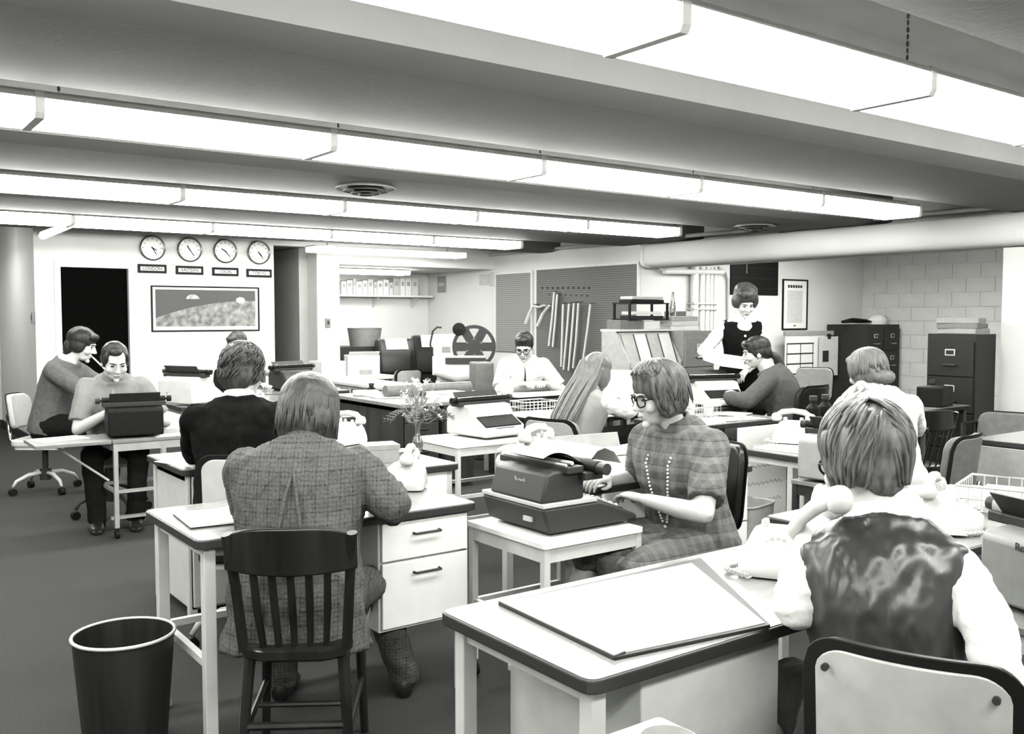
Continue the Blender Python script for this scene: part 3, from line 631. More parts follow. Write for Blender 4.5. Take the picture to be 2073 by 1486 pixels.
part('glare_spot', MB().add([(.42 + .06 * math.cos(a), -.0104, pd - .12 + .04 * math.sin(a)) for a in [2 * math.pi * i / 7 for i in range(7)]], [tuple(range(7))]), M_paper, t, label='small bright white patch')
# switches
for (x, y, z, lb, ax) in ((1.93, 11.55, 1.45, 'small dark thermostat on the wall end left of the black door', 'x'), (5.42, YB, 1.38, 'small dark switch box on the white pillar', 'y')):
    t = thing('wall_switch', lb, 'switch', (x, y, z), 0 if ax == 'y' else -math.pi / 2)
    part('plate', MB().box(-.035, .035, -.03, 0, -.06, .06), M_grey, t, .004); part('dial', MB().box(-.015, .015, -.036, -.03, -.02, .03), M_dark, t)
# alcove wall plates, shelf and binders
for y, z, w_, h_, lb in ((12.95, 1.98, .12, .26, 'tall grey wall plate beside the shelf of binders'), (11.75, 2.02, .12, .16, 'small pale wall plate high on the right wall, left one'), (11.5, 2.02, .1, .2, 'small pale wall plate high on the right wall, right one')):
    t = thing('wall_plate', lb, 'wall plate', (XR, y, z)); part('plate', MB().box(-.02, 0, -w_, w_, -h_ / 2, h_ / 2), M_mid if w_ > .11 and h_ > .2 else M_light, t, .004); part('grille', MB().box(-.023, -.02, -w_ * .7, w_ * .7, -h_ * .1, h_ * .1), M_light, t)
t = thing('wall_shelf', 'white wall shelf holding binders in the alcove', 'shelf', (7.1, 13.4, 1.80)); part('board', MB().box(-.98, .95, -.28, 0, -.03, 0), M_white, t, .003)
for x in (-.7, 0, .7): part('bracket', MB().xprism([(0, -.03), (-.22, -.03), (0, -.2)], x - .01, x + .01), M_white, t)
bx = 6.42; bi = 0
BN = [.09, .1, .05, .11, .08, .1, .06, .1, .1, .07, .12, .09, .11, .12]
for q, wq in enumerate(BN):
    hq = .27 if q > 9 else .2 + .04 * ((q * 7) % 3) / 2
    t = thing('binder', 'pale binder on the alcove shelf, number %s from the left of the row' % ['one', 'two', 'three', 'four', 'five', 'six', 'seven', 'eight', 'nine', 'ten', 'eleven', 'twelve', 'thirteen', 'fourteen'][q], 'binder', (bx + wq / 2, 13.24, 1.80), 0, 'binders on the alcove shelf')
    part('cover', MB().box(-wq / 2 + .002, wq / 2 - .002, -.12, .11, 0, hq), [M_white, M_paper2, M_light, M_white][q % 4], t, .004)
    part('spine_label', MB().box(-wq / 4, wq / 4, -.122, -.119, hq * .55, hq * .8), M_mid, t); bx += wq + .004
# slotted boards on the right wall
M_slot = lines_mat('slotted_board', .19, [(2, .028, .3, -.09)], .6, noisy=.1); M_slot2 = lines_mat('slotted_board_pale', .33, [(2, .028, .35, -.14)], .6, noisy=.1)
def board(lb, y0, y1, z0, z1, m):
    t = thing('slotted_board', lb, 'board', (XR - .004, (y0 + y1) / 2, (z0 + z1) / 2), 0, 'slotted wall boards'); w_, h_ = (y1 - y0) / 2, (z1 - z0) / 2
    part('panel', MB().box(-.02, 0, -w_, w_, -h_, h_), m, t)
    for a in ((-w_ - .03, -w_), (w_, w_ + .03)): part('edge_strip', MB().box(-.03, 0, a[0], a[1], -h_, h_ + .03), M_white, t)
    part('edge_strip', MB().box(-.03, 0, -w_, w_, h_, h_ + .03), M_white, t); return t
board('narrow pale slotted board on the right wall, behind the man in the white shirt', 10.57, 11.42, .95, 2.08, M_slot2)
bd = board('wide grey slotted board on the right wall with hanging paper tapes', 8.43, 10.44, .55, 2.11, M_slot)
def onx(x, y, X0): d = ray(x, y); return CC + d * (X0 / d.x)
for q in range(10):
    p = onx(1098 + q * 10.5, 583, XR - .025); part('label_slip', MB().box(-.003, .0, -.018, .018, -.012, .012).at(), M_ink, bd).location = (p.x - bd.location.x, p.y - bd.location.y, p.z - bd.location.z)
for q in range(8):
    p = onx(1112 + q * 11, 596 + q * .4, XR - .025); part('label_slip', MB().box(-.003, .0, -.02, .02, -.008, .008), M_dark, bd).location = (p.x - bd.location.x, p.y - bd.location.y, p.z - bd.location.z)
tapes = [((1122, 592), (1118, 640), (1111, 700)), ((1128, 596), (1124, 650), (1119, 702)), ((1140, 616), (1138, 680), (1136, 742)), ((1152, 615), (1147, 680), (1141, 748)), ((1162, 614), (1157, 680), (1151, 750)), ((1171, 614), (1166, 690), (1160, 745)), ((1195, 616), (1190, 660), (1179, 740)), ((1112, 618), (1098, 636), (1088, 660)), ((1080, 618), (1072, 634), (1064, 655)), ((1081, 620), (1092, 622), (1102, 618))]
ORDT = ['leftmost', 'second from left', 'third from left', 'fourth from left', 'fifth from left', 'sixth from left', 'rightmost', 'short slanting one near the board edge', 'short one at the narrow board', 'short level one across the board gap']
for q, pts in enumerate(tapes):
    P = [onx(x, y, XR - .085 - .004 * q) for i, (x, y) in enumerate(pts)]
    t = thing('paper_tape', 'white paper tape strip hung on the slotted boards, %s' % ORDT[q], 'paper tape', P[0], 0, 'hanging paper tapes')
    part('strip', MB().tube([p - P[0] for p in P], .03, 6, .5), M_paper, t); part('hook', MB().tube([(0, 0, .01), (XR - .024 - P[0].x, 0, .02)], .006, 6), M_chrome, t)
# recess wall: black board and framed poster
t = thing('black_board', 'black hanging board high on the recess wall behind the standing woman', 'board', (10.24, 8.4, 1.99)); part('panel', MB().box(-.49, .49, -.02, 0, -.235, .235), M_black, t, .003)
for q in range(3): part('rule_line', MB().box(-.47, .47, -.022, -.02, -.15 + q * .14, -.147 + q * .14), M_dark, t)
part('chalk_line', MB().box(-.18, -.172, -.022, -.02, .05, .2), M_light, t)
t = thing('framed_poster', 'narrow framed white poster on the recess wall', 'picture', (11.12, 8.4, 1.632)); w_, h_ = .28, .355
part('frame', MB().box(-w_, w_, -.02, 0, h_ - .02, h_).box(-w_, w_, -.02, 0, -h_, -h_ + .02).box(-w_, -w_ + .02, -.02, 0, -h_ + .02, h_ - .02).box(w_ - .02, w_, -.02, 0, -h_ + .02, h_ - .02), M_black, t)
part('sheet', MB().box(-w_ + .02, w_ - .02, -.008, 0, -h_ + .02, h_ - .02), M_paper, t); part('text_block', MB().box(-.17, .17, -.0095, -.0078, -.26, .2), mat('print_grey', .62, .7, ns=(60, .25), stretch=(1, 1, 6)), t)
for q in range(6): part('title_mark', MB().box(-.16 + q * .055, -.16 + q * .055 + .04, -.0098, -.0078, .235, .275), M_dark, t)
part('caption_mark', MB().box(-.03, .03, -.0098, -.0078, -.305, -.29), M_dark, t)
# year planner boards standing below the poster
t = thing('planner_board', 'white planner board ruled in boxes, standing below the framed poster', 'board', (11.0, 8.22, 0)); 
part('panel', MB().box(-.32, .55, -.02, 0, .45, 1.23), M_paper, t, .003); part('top_bar', MB().box(-.34, .75, -.03, .01, 1.2, 1.26), M_mid, t)
for z in (1.08, .94, .8, .66): part('rule_line', MB().box(-.3, .3, -.023, -.02, z, z + .018), M_dark, t)
for x in (-.3, 0, .28): part('rule_line', MB().box(x, x + .012, -.023, -.02, .5, 1.08), M_dark, t)
for x in (-.3, .5): part('leg', MB().box(x - .02, x + .02, -.015, .015, 0, .45), M_mid, t)
t = thing('newspaper_page', 'newspaper page with a small dark photo clipped beside the planner board', 'newspaper', (11.6, 8.17, .62)); part('page', MB().box(-.22, .22, -.006, 0, 0, .56), M_paper2, t)
part('photo_block', MB().box(-.14, .0, -.008, -.005, .2, .36), M_dark, t); part('clip', MB().box(-.03, .03, -.02, .0, .53, .6), M_ink, t)
# ------------------------------------------------------------------ cabinets
file_cabinet('dark grey file cabinet by the white pipes, behind the standing woman', (7.215, 6.6, 0), 0, h=1.32, m=M_grey, w=.45)
t = thing('literature_rack', 'pale slanted magazine rack beside the grey file cabinet', 'rack', (6.62, 6.62, 0), 0)
sp_ = [(0, 0), (.4, 0), (.4, 1.32), (.2, 1.32), (0, 1.02)]
for a_ in (-.36, .34): part('side_panel', MB().xprism(sp_, a_, a_ + .02), M_mid, t)
part('top_board', MB().box(-.36, .36, .14, .42, 1.32, 1.34), M_light, t); part('back_panel', MB().box(-.34, .34, .38, .4, 0, 1.32), M_grey, t)
for r in range(3):
    zt = 1.31 - r * .4
    part('sloped_shelf', MB().xprism([(.02, zt - .36), (.03, zt - .365), (.18, zt - .01), (.17, zt)], -.34, .34), M_mid, t)
    part('lip', MB().box(-.34, .34, .0, .02, zt - .37, zt - .345), M_dark, t)
for r in range(3):
    zt = 1.31 - r * .4
    for q in range(4):
        if (r, q) in ((1, 1), (1, 3), (2, 0)): continue
        mg = thing('magazine', 'pale magazine in the slanted rack, %s shelf, %s from the left' % (['top', 'middle', 'bottom'][r], ORD[q]), 'magazine', t.location, 0, 'magazines in the rack')
        x = -.255 + q * .168; yo = -.012
        part('cover', MB().xprism([(.022 + yo, zt - .343), (.028 + yo, zt - .345), (.16 + yo, zt - .02), (.154 + yo, zt - .018)], x - .078, x + .07), [M_mid, M_light, M_mid, M_light][(q + r) % 4], mg)
        part('spine', MB().xprism([(.02 + yo, zt - .344), (.029 + yo, zt - .346), (.161 + yo, zt - .02), (.152 + yo, zt - .017)], x + .07, x + .082), M_dark, mg)
CG = 'clutter on the rack and cabinet'
block_box('book', 'thick dark bound book lying at the left end of the rack top', 'book', (6.46, 6.9, 1.34), 0, .3, .2, .09, M_gvinyl, CG)
block_box('card_box', 'pale card box on the rack top beside the dark bound book', 'box', (6.74, 6.9, 1.34), 0, .22, .2, .085, M_paper2, CG)
for q in range(3): block_box('book', 'pale flat book on the grey cabinet by the pipes, %s of the pile' % ['bottom', 'middle', 'top'][q], 'book', (7.2, 6.92, 1.32 + q * .05), .06 * q, .42, .26, .048, [M_paper2, M_light, M_mid][q], CG)
block_box('book', 'small dark book on the pale pile by the pipes', 'book', (7.22, 6.95, 1.47), .05, .16, .16, .05, M_gvinyl, CG)
block_box('card_box', 'small pale box on the pale pile by the pipes, right of the dark book', 'box', (7.36, 6.97, 1.4705), .02, .11, .14, .05, M_paper2, CG)
t = thing('letter_tray', 'two-tier black letter tray crammed with folders on the rack', 'tray', (6.68, 6.9, 1.431), 0, CG)
for z in (.0, .16): part('tier', MB().box(-.27, .27, -.13, .13, z, z + .012), M_black, t)
for sx in (-.26, .26): part('post', MB().box(sx - .01, sx + .01, -.12, -.10, .012, .16).box(sx - .01, sx + .01, .10, .12, .012, .16), M_black, t)
for q, (z, m_, w2) in enumerate(((.013, M_ink, .44), (.055, M_paper2, .4), (.173, M_black, .46), (.205, M_mid, .44))): block_box('folder', ['black folder on the lower tier of the black letter tray', 'pale folder on the lower tier of the black letter tray', 'black folder on the upper tier of the black letter tray', 'grey folder topmost on the black letter tray'][q], 'folder', (6.69, 6.9, 1.431 + z), .03 * (q % 2), w2, .17, .03, m_, CG)
b = thing('glass_bottle', 'clear glass bottle standing on the pale books by the pipes', 'bottle', (7.07, 6.84, 1.4705)); part('body', MB().lathe([(.03, 0), (.033, .01), (.033, .11), (.014, .19), (.012, .24), (.014, .245)], n=20), M_glass, b, smooth='auto'); part('cap', MB().lathe([(.015, .245), (.015, .255), (.002, .256)], n=14), M_light, b)
# far dark cabinets in the recess
file_cabinet('dark file cabinet in the recess, left of the pair', (12.06, 7.72, 0), 0, m=M_dark, w=.4, d=.66, h=1.35)
file_cabinet('dark file cabinet in the recess, right of the pair', (12.47, 7.72, 0), 0, m=M_dark, w=.4, d=.66, h=1.35)
solo('coat', MB().tube([(-.35, 0, .03), (-.1, .02, .05), (.15, 0, .04), (.3, 0, .03)], [.04, .07, .06, .03], 12, .5), M_black, 'folded black garment on top of the far file cabinets', 'coat', (12.05, 8.0, 1.36), 0, smooth=True)
t = thing('white_bag', 'crumpled white bag on top of the far file cabinets', 'bag', (12.56, 8.0, 1.35)); part('bag', MB().loft([[(.15 * s_ * math.cos(a) * (1 + .2 * math.sin(3 * a)), .11 * s_ * math.sin(a), z) for a in [2 * math.pi * i / 14 for i in range(14)]] for s_, z in ((1, 0), (1.1, .06), (.8, .12), (.3, .15))]), M_paper, t, smooth='auto'); part('dark_mouth', MB().lathe([(.04, 0), (.05, .03), (.002, .032)], (.12, 0, .08), n=12), M_ink, t)
# near right file cabinet
file_cabinet('tall dark file cabinet against the pale column at right', (7.78, 4.27, 0), -math.pi / 2, w=.43, d=.34, m=mat('charcoal_enamel', .02, .4))
for q in range(3): block_box('folder_stack', ['thick grey folder bundle on the tall dark cabinet, bottom one', 'grey folder bundle on the tall dark cabinet, middle one', 'tilted grey folder topmost on the tall dark cabinet'][q], 'folders', (7.96, 4.26 + .01 * q, 1.32 + q * .045), -math.pi / 2 + .12 * q, .34, .24, .044, [M_mid, M_grey, M_mid][q])
# ------------------------------------------------------------------ alcove machines
cb = solo('counter_cabinet', MB().box(-.75, .75, -.25, .25, 0, 1.05), M_dark, 'dark counter cabinet along the alcove, under the grey bin', 'cabinet', (6.4, 11.95, 0), 0, bev=.004)
p = at(733, 718, 11.9); waste_basket('big grey rimmed bin standing on the dark alcove counter', (6.2, 11.95, 1.05), 0, .205, .24, .25, M_grey, M_grey)
def hood_machine(lb, loc, rz, w_, d_, h_, m):
    t = thing('teletype_machine', lb, 'machine', loc, rz, 'hooded teletype machines')
    part('stand', MB().box(-w_ / 2 + .03, w_ / 2 - .03, -d_ / 2 + .03, d_ / 2, 0, h_ * .62), m, t, .01)
    part('hood', MB().xprism([(-d_ / 2, h_ * .6), (d_ / 2, h_ * .6), (d_ / 2, h_ * .9), (d_ / 2 - .08, h_), (-.02, h_), (-d_ / 2 + .08, h_ * .86), (-d_ / 2, h_ * .72)], -w_ / 2, w_ / 2), m, t, .03, smooth='auto')
    part('paper_window', MB().xprism([(-.03, h_ + .002), (-.02, h_ + .004), (-d_ / 2 + .1, h_ * .885), (-d_ / 2 + .09, h_ * .88)], -w_ / 2 + .1, w_ / 2 - .1), M_paper, t); return t
p = onz(780, 745, .8); hood_machine('low black hooded teletype machine beside the grey bin', (6.36, 11.36, 0), -.3, .5, .5, 1.16, mat('teletype_dark', .03, .4))
hood_machine('glossy black hooded teletype machine nearest the reel machine', (6.42, 10.55, 0), -.4, .45, .5, 1.22, M_black)
t = thing('carton', 'white carton with a torn open top in front of the grey bin', 'box', (5.52, 10.72, .72), -.3)
part('carton_body', MB().box(-.2, .2, -.15, .15, 0, .26), M_paper, t, .004); part('flap', MB().xprism([(-.15, .26), (-.148, .26), (-.2, .31), (-.202, .308)], -.19, .19), M_paper, t); part('printed_mark', MB().box(-.06, .1, -.153, -.149, .02, .08), M_mid, t)
solo('work_table', MB().rbox(-.35, .35, -.25, .25, .68, .72, .02).box(-.33, -.29, -.22, -.18, 0, .68).box(.29, .33, -.22, -.18, 0, .68).box(-.33, -.29, .18, .22, 0, .68).box(.29, .33, .18, .22, 0, .68), M_light, 'pale work table carrying the white carton before the alcove', 'table', (5.55, 10.72, 0), 0, bev=.004)
office_chair('small grey swivel chair in front of the teletype machines', (5.62, 9.95, 0), math.radians(0), pad=M_mid, shell=M_mid, back=(.18, .2, .3))
# reel machine
rm = thing('reel_machine', 'white tape machine with big spoked reel beside the teletypes', 'machine', (5.95, 9.12, 0), math.radians(-36))
part('cabinet', MB().box(-.25, .25, -.2, .2, 0, .8), M_light, rm, .01); part('face_panel', MB().box(-.3, -.02, -.08, .06, .8, 1.26), M_white, rm, .02); part('tape_bed', MB().box(-.3, .3, -.2, .02, .8, 1.02), M_white, rm, .01)
def disc(name, c_, r_, holes, m):
    g = MB(); g.M = Matrix.Translation(c_) @ Euler((math.pi / 2, 0, 0)).to_matrix().to_4x4()
    if not holes: g.lathe([(r_, -.012), (r_, .012), (r_ * .3, .014), (.002, .02)], n=24); return part(name, g, m, rm, smooth='auto')
    g.lathe([(r_, -.01), (r_, .01), (r_ * .84, .01), (r_ * .84, -.01), (r_, -.01)], n=36, cap=False)
    g.lathe([(r_ * .35, -.012), (r_ * .35, .012), (.002, .013)], n=20)
    for q in range(6):
        a = q * math.pi / 3; g2 = g.M; g.M = g2 @ Euler((0, 0, a)).to_matrix().to_4x4(); g.box(r_ * .33, r_ * .86, -.05 * 1, .05, -.008, .008); g.M = g2
    return part(name, g, m, rm, smooth='auto')
disc('big_reel', (.17, -.1, 1.12), .25, True, M_dark); disc('small_reel', (-.0, -.12, 1.32), .075, False, M_black)
part('tape_guide', MB().tube([(-.3, -.1, 1.0), (-.33, -.1, 1.15), (-.3, -.1, 1.3), (-.25, -.1, 1.345), (-.2, -.1, 1.34)], .012, 8), M_dark, rm, smooth=True)
part('printed_mark', MB().box(-.2, -.1, -.085, -.079, 1.05, 1.12), M_grey, rm); part('key_strip', MB().box(-.15, .3, -.24, -.2, .93, 1.0), M_dark, rm)
part('bundle', MB().tube([(-.25, -.28, .86), (0, -.3, .8), (.28, -.26, .84)], [.06, .09, .06], 8), M_paper2, rm, smooth=True)
# ================================================================== MIDDLE OF THE ROOM
# dark-sweater man's corner
desk('steel desk facing the man in the dark sweater, papers on its left end', 1.36, 2.5, 4.47, 5.10, ped=[(1.40, 1.75, .06)], rails=False, pedm=M_light)
ds = desk('steel side desk with white panel, telephone and flower vase', 1.93, 2.535, 3.88, 4.46, ped=None, rails=False)
part('front_panel', MB().box(-.25, .24, -.265, -.245, .12, .71), M_white, ds, .003, label='white front panel')
sheet('white paper hanging over the left end of the dark-sweater man\'s desk', rect(1.5, 4.72, .26, .3, 20), .745); sheet('second white paper on the left end of that desk, turned', rect(1.55, 4.65, .2, .26, -14), .7485)
telephone('white telephone beyond the checked-jacket man\'s head, on the vase desk', (2.38, 4.86, .745), math.radians(-70))
bx = onz(768, 932, .745); t = thing('card_box', 'grey card file box with lid on the vase desk', 'box', (2.24, 4.17, .745), math.radians(-14)); part('box_body', MB().box(-.085, .085, -.07, .07, 0, .065), M_mid, t, .002); part('lid', MB().box(-.088, .088, -.073, .073, .065, .09), M_mid, t, .002)
p = onz(838, 912, .745); block_box('note_book', 'dark-edged notebook lying behind the flower vase', 'notebook', (2.43, 4.33, .745), .1, .16, .11, .02, M_grey)
# vase and flowers
v = thing('flower_vase', 'slim glass bud vase on the side desk', 'vase', (2.385, 4.04, .745)); v.scale = (.72, .72, .68)
part('glass', MB().lathe([(.03, 0), (.032, .006), (.012, .02), (.01, .05), (.03, .085), (.04, .13), (.032, .165), (.016, .2), (.014, .24), (.022, .28), (.03, .305), (.027, .305), (.018, .278), (.011, .24), (.012, .205), (.027, .165), (.034, .13), (.025, .09), (.004, .07)], n=24, cap=False), mat('vase_glass', .55, .05, trans=.85), v, smooth='auto')
f = thing('flower_bunch', 'bunch of small pale flowers and feathery leaves in the bud vase', 'flowers', (2.385, 4.04, .745 + .05))
rnd = random.Random(3); st = MB(); fl = []; lf = MB()
for q in range(70):
    a = rnd.uniform(0, 2 * math.pi); r = rnd.uniform(.01, .115); zt = rnd.uniform(.2, .37) - r * .3; tip = (r * math.cos(a), r * math.sin(a), zt)
    st.tube([(0, 0, .02), (.05 * tip[0], .05 * tip[1], .15), (tip[0] * .5, tip[1] * .5, zt * .8), tip], .0016, 4); fl.append(tip)
for q in range(44):
    a = rnd.uniform(-.9, .5) if q % 2 else rnd.uniform(0, 6.28); L = rnd.uniform(.1, .2); base = (0, 0, .16); c_, s_ = math.cos(a), math.sin(a)
    P = [V3((c_ * L * u, s_ * L * u, .16 + .2 * u - .2 * u * u)) for u in (0, .25, .5, .75, 1)]
    lf.tube(P, .001, 3)
    for u in range(1, 12):
        q2 = u / 12; b0 = V3((c_ * L * q2, s_ * L * q2, .16 + .2 * q2 - .2 * q2 * q2))
        for sg in (-1, 1): lf.add([b0, b0 + V3((-s_ * sg * .018 + c_ * .012, c_ * sg * .018 + s_ * .012, .003)), b0 + V3((c_ * .006, s_ * .006, -.003))], [(0, 1, 2)])
part('stems', st, M_mid, f); o = part('fern_leaves', lf, mat('fern_grey', .12, .7), f); o['kind'] = 'stuff'
pm = MB()
for q in range(5): a = q * 2 * math.pi / 5; pm.add([(0, 0, 0), (.012 * math.cos(a - .5), .012 * math.sin(a - .5), .004), (.02 * math.cos(a), .02 * math.sin(a), .008), (.012 * math.cos(a + .5), .012 * math.sin(a + .5), .004)], [(0, 1, 2, 3)])
pmm = pm.mesh('blossom', (mat('petal', .6, .7),))
for q, tp in enumerate(fl):
    o = obj('blossom', pmm, f); o.location = tp; o.rotation_euler = (rnd.uniform(-1.2, 1.2), rnd.uniform(-1.2, 1.2), rnd.uniform(0, 6)); sc = rnd.uniform(.6, 1.1); o.scale = (sc, sc, sc)
office_chair('swivel chair with pale plate back of the man in the dark sweater', (1.55, 4.10, 0), math.radians(62 - 90), pad=M_vinyl, shell=M_light, back=(.19, .2, .34))
waste_basket('small dark waste basket under the white typing stand', (3.02, 4.78, 0), 0, .1, .135, .32, M_dark, M_dark)
# left pair of men
typing_stand('dark-topped typing stand with raised leaf in front of the man in the light shirt', 1.53, 2.13, 6.50, 6.93, .655, m=M_mid, topm=M_grey, leaf=.46)
p = onz(140, 868, .655); sheet('white paper on the raised leaf of the typing stand', rect(1.27, 6.8, .3, .21, 12), .655); sheet('white slip on the typing stand beside the black typewriter', rect(1.93, 6.58, .24, .11, 5), .655)
typewriter('black upright typewriter seen from behind, before the man in the light shirt', (1.715, 6.71, .655), math.radians(172), m=M_black, w=.35, d=.34, h=.22, carriage=.40)
office_chair('swivel chair with dark base under the man in the light shirt', (1.72, 7.36, 0), math.radians(258 - 90), pad=M_gvinyl, shell=M_grey, back=(.17, .2, .3), basem=M_dark)
office_chair('pale swivel chair with chrome back bar at far left, under the grey-sweater man', (1.50, 8.66, 0), math.radians(-36 - 90), pad=M_light, shell=M_light, back=(.16, .2, .28), basem=M_light, rot=.9)
desk('steel desk covered in papers between the two men at left', 2.20, 3.1, 6.15, 6.80, ped=None, rails=False)
desk('far steel desk by the clock wall, in front of the grey-sweater man', 2.3, 3.4, 7.6, 8.3, ped=None, rails=False)
telephone('white telephone on the papers desk, left of the dark sweater', (2.62, 6.62, .745), math.radians(60))
for i, (x, y, w_, h_, an, lb) in enumerate(((2.35, 6.35, .3, .21, 15, 'white sheet at the near left corner of the left papers desk'), (2.45, 6.6, .26, .2, -20, 'white sheet under the left telephone'), (2.75, 6.3, .3, .22, 8, 'white sheet in the middle of the left papers desk'))): sheet(lb, rect(x, y, w_, h_, an), .745 + i * .0032)
typewriter('light grey typewriter on the far desk behind the light-shirt man', (2.48, 7.85, .745), math.radians(120), m=M_light, w=.36, h=.24, carriage=.42)
office_chair('black high-backed chair near the framed picture', (3.1, 9.25, 0), math.radians(200 - 90), pad=M_vinyl, shell=M_vinyl, back=(.2, .2, .42))
# dark wood desk group
d5 = desk('dark walnut desk with drawers in the middle of the room', 3.82, 4.58, 6.74, 8.05, ped=[(3.86, 4.2, .06), (4.24, 4.56, .06)], rails=False, legm=M_walnut, pedm=M_walnut, top=M_lam, drawers=3, name='wooden_desk', edge=M_grey)
for i, (x, y, w_, h_, an, lb) in enumerate(((4.05, 7.05, .42, .3, 5, 'white sheet on the near end of the walnut desk'), (4.1, 7.5, .3, .4, -8, 'white sheet in the middle of the walnut desk'))): sheet(lb, rect(x, y, w_, h_, an), .745 + i * .0032)
t = thing('ledger_book', 'thick white-topped ledger on the corner of the walnut desk', 'book', (4.42, 6.93, .745), .05); part('pages', MB().box(-.14, .14, -.16, .16, .006, .06), M_paper2, t); part('cover', MB().box(-.145, .145, -.165, .165, .06, .066).box(-.145, .145, -.165, .165, 0, .006), M_paper, t)
desk('long pale table running back from the walnut desk towards the pillar', 4.62, 5.15, 7.3, 10.4, rails=False, top=M_white, edge=M_light, name='long_table', group='tables')
t = thing('paper_roll', 'long grey roll lying across the near end of the long table', 'roll', (4.55, 7.42, .80), .0); part('roll', MB().cyl((-.5, 0, 0), (.4, 0, 0), .055, n=24), M_gvinyl, t, smooth='auto'); part('core', MB().cyl((.4, 0, 0), (.42, 0, 0), .03, n=16), M_dark, t)
for i, (x, y, w_, h_, an, lb) in enumerate(((4.9, 7.8, .4, .5, 4, 'white sheet on the near end of the long table'), (4.85, 8.5, .35, .6, -3, 'long white sheet in the middle of the long table'), (4.9, 9.3, .4, .5, 6, 'white sheet towards the far end of the long table'))): sheet(lb, rect(x, y, w_, h_, an), .745)
block_box('carton', 'small pale cardboard carton at the far end of the long table', 'box', (4.80, 10.2, .745), .1, .32, .3, .2, M_paper2)
b = thing('ink_bottle', 'small dark ink bottle on the desk behind the checked-jacket man\'s head', 'bottle', (4.15, 8.02 - .15, .7455)); part('body', MB().lathe([(.035, 0), (.04, .01), (.04, .05), (.02, .065), (.02, .075)], n=18), M_black, b, smooth='auto'); part('cap', MB().lathe([(.026, .075), (.026, .1), (.002, .1)], n=16), M_dark, b)
block_box('book', 'pale flat book on the walnut desk left of the grey roll', 'book', (4.03, 7.95 - .2, .7488), -.3, .22, .16, .04, M_paper2); 
desk('steel desk near the clock wall where a hidden person sits', 3.2, 4.2, 8.4, 9.0, rails=False)
typewriter('dark typewriter on the desk behind the dark-sweater man\'s shoulder', (3.75, 8.68, .745), math.radians(15), m=M_dark, w=.36, h=.2, carriage=.46)
# light typewriter on white stand
typing_stand('white-topped typing stand carrying the light grey typewriter', 3.24, 3.95, 5.0, 5.55, .65)
n_ = onz(1008, 880, .65); typewriter('light grey manual typewriter with black keys on the white-topped stand', (3.68, 5.30, .65), math.radians(6), m=M_light, w=.38, d=.42, h=.22, carriage=.46)
# white-shirt man's desk
desk('dark-fronted desk of the man in the white shirt', 5.0, 6.2, 6.72, 7.25, rails=False, edge=M_black, top=M_paper2, legm=M_dark, name='long_desk', group='tables')
solo('modesty_panel', MB().box(-.5, .5, 0, .02, .15, .70), M_black, 'black front panel under the desk of the white-shirt man', 'panel', (5.6, 6.8, 0))
for i, (x, y, w_, h_, an, lb) in enumerate(((5.3, 7.0, .3, .4, 10, 'white sheet at the left of the white-shirt man'), (5.65, 6.95, .3, .3, -5, 'white sheet under the white-shirt man\'s hands'), (5.98, 6.98, .3, .3, 12, 'white sheet at the right of the white-shirt man'))): sheet(lb, rect(x, y, w_, h_, an), .745)
t = thing('mug', 'big white cup holding a pencil left of the white-shirt man', 'cup', (5.15, 7.1, .745)); part('cup', MB().lathe([(.05, 0), (.07, .03), (.075, .09), (.06, .14), (.055, .14), (.065, .09), (.06, .03), (.002, .012)], n=22), M_plastic, t, smooth='auto')
solo('pencil', MB().tube([(0, 0, 0), (.03, 0, .22)], .006, 6), M_paper2, 'white pencil sticking out of the big cup', 'pencil', (5.16, 7.1, .762))
block_box('monitor_box', 'dark upright box behind the big white cup', 'box', (5.5, 8.02, .0), -.3, .2, .25, 1.0, M_gvinyl, bev=.02)
solo('paper_roll', MB().cyl((-.22, 0, 0), (.22, 0, 0), .05, n=20), M_mid, 'short grey roll left of the white-shirt man\'s elbow', 'roll', (5.5, 7.19, .795), -.05, smooth='auto')
# long-haired girl's desk
desk('desk heaped with white newspapers in front of the long-haired woman', 4.05, 5.35, 5.05, 5.72, rails=False, edge=M_black, legm=M_dark, top=M_paper2)
solo('modesty_panel', MB().box(-.54, .54, 0, .02, .15, .66), M_dark, 'dark front panel under the newspaper desk', 'panel', (4.7, 5.13, 0))
wire_basket('empty wire basket at the far edge of the newspaper desk', (4.32, 5.6, .745), 0, .3, .2, .09)
for i, (x, y, w_, h_, an, lb) in enumerate(((4.3, 5.3, .4, .3, 12, 'white newspaper sheet at the left of the newspaper desk'), (4.75, 5.35, .45, .35, -8, 'white newspaper sheet in the middle of the newspaper desk'), (5.1, 5.4, .3, .4, 5, 'white newspaper sheet at the right of the newspaper desk'))): sheet(lb, rect(x, y, w_, h_, an), .745 + .0032 * i)
office_chair('grey metal chair with a small white sticker on its back, under the long-haired woman', (3.72, 4.42, 0), math.radians(12 - 90), pad=M_grey, shell=M_mid, back=(.2, .16, .36))
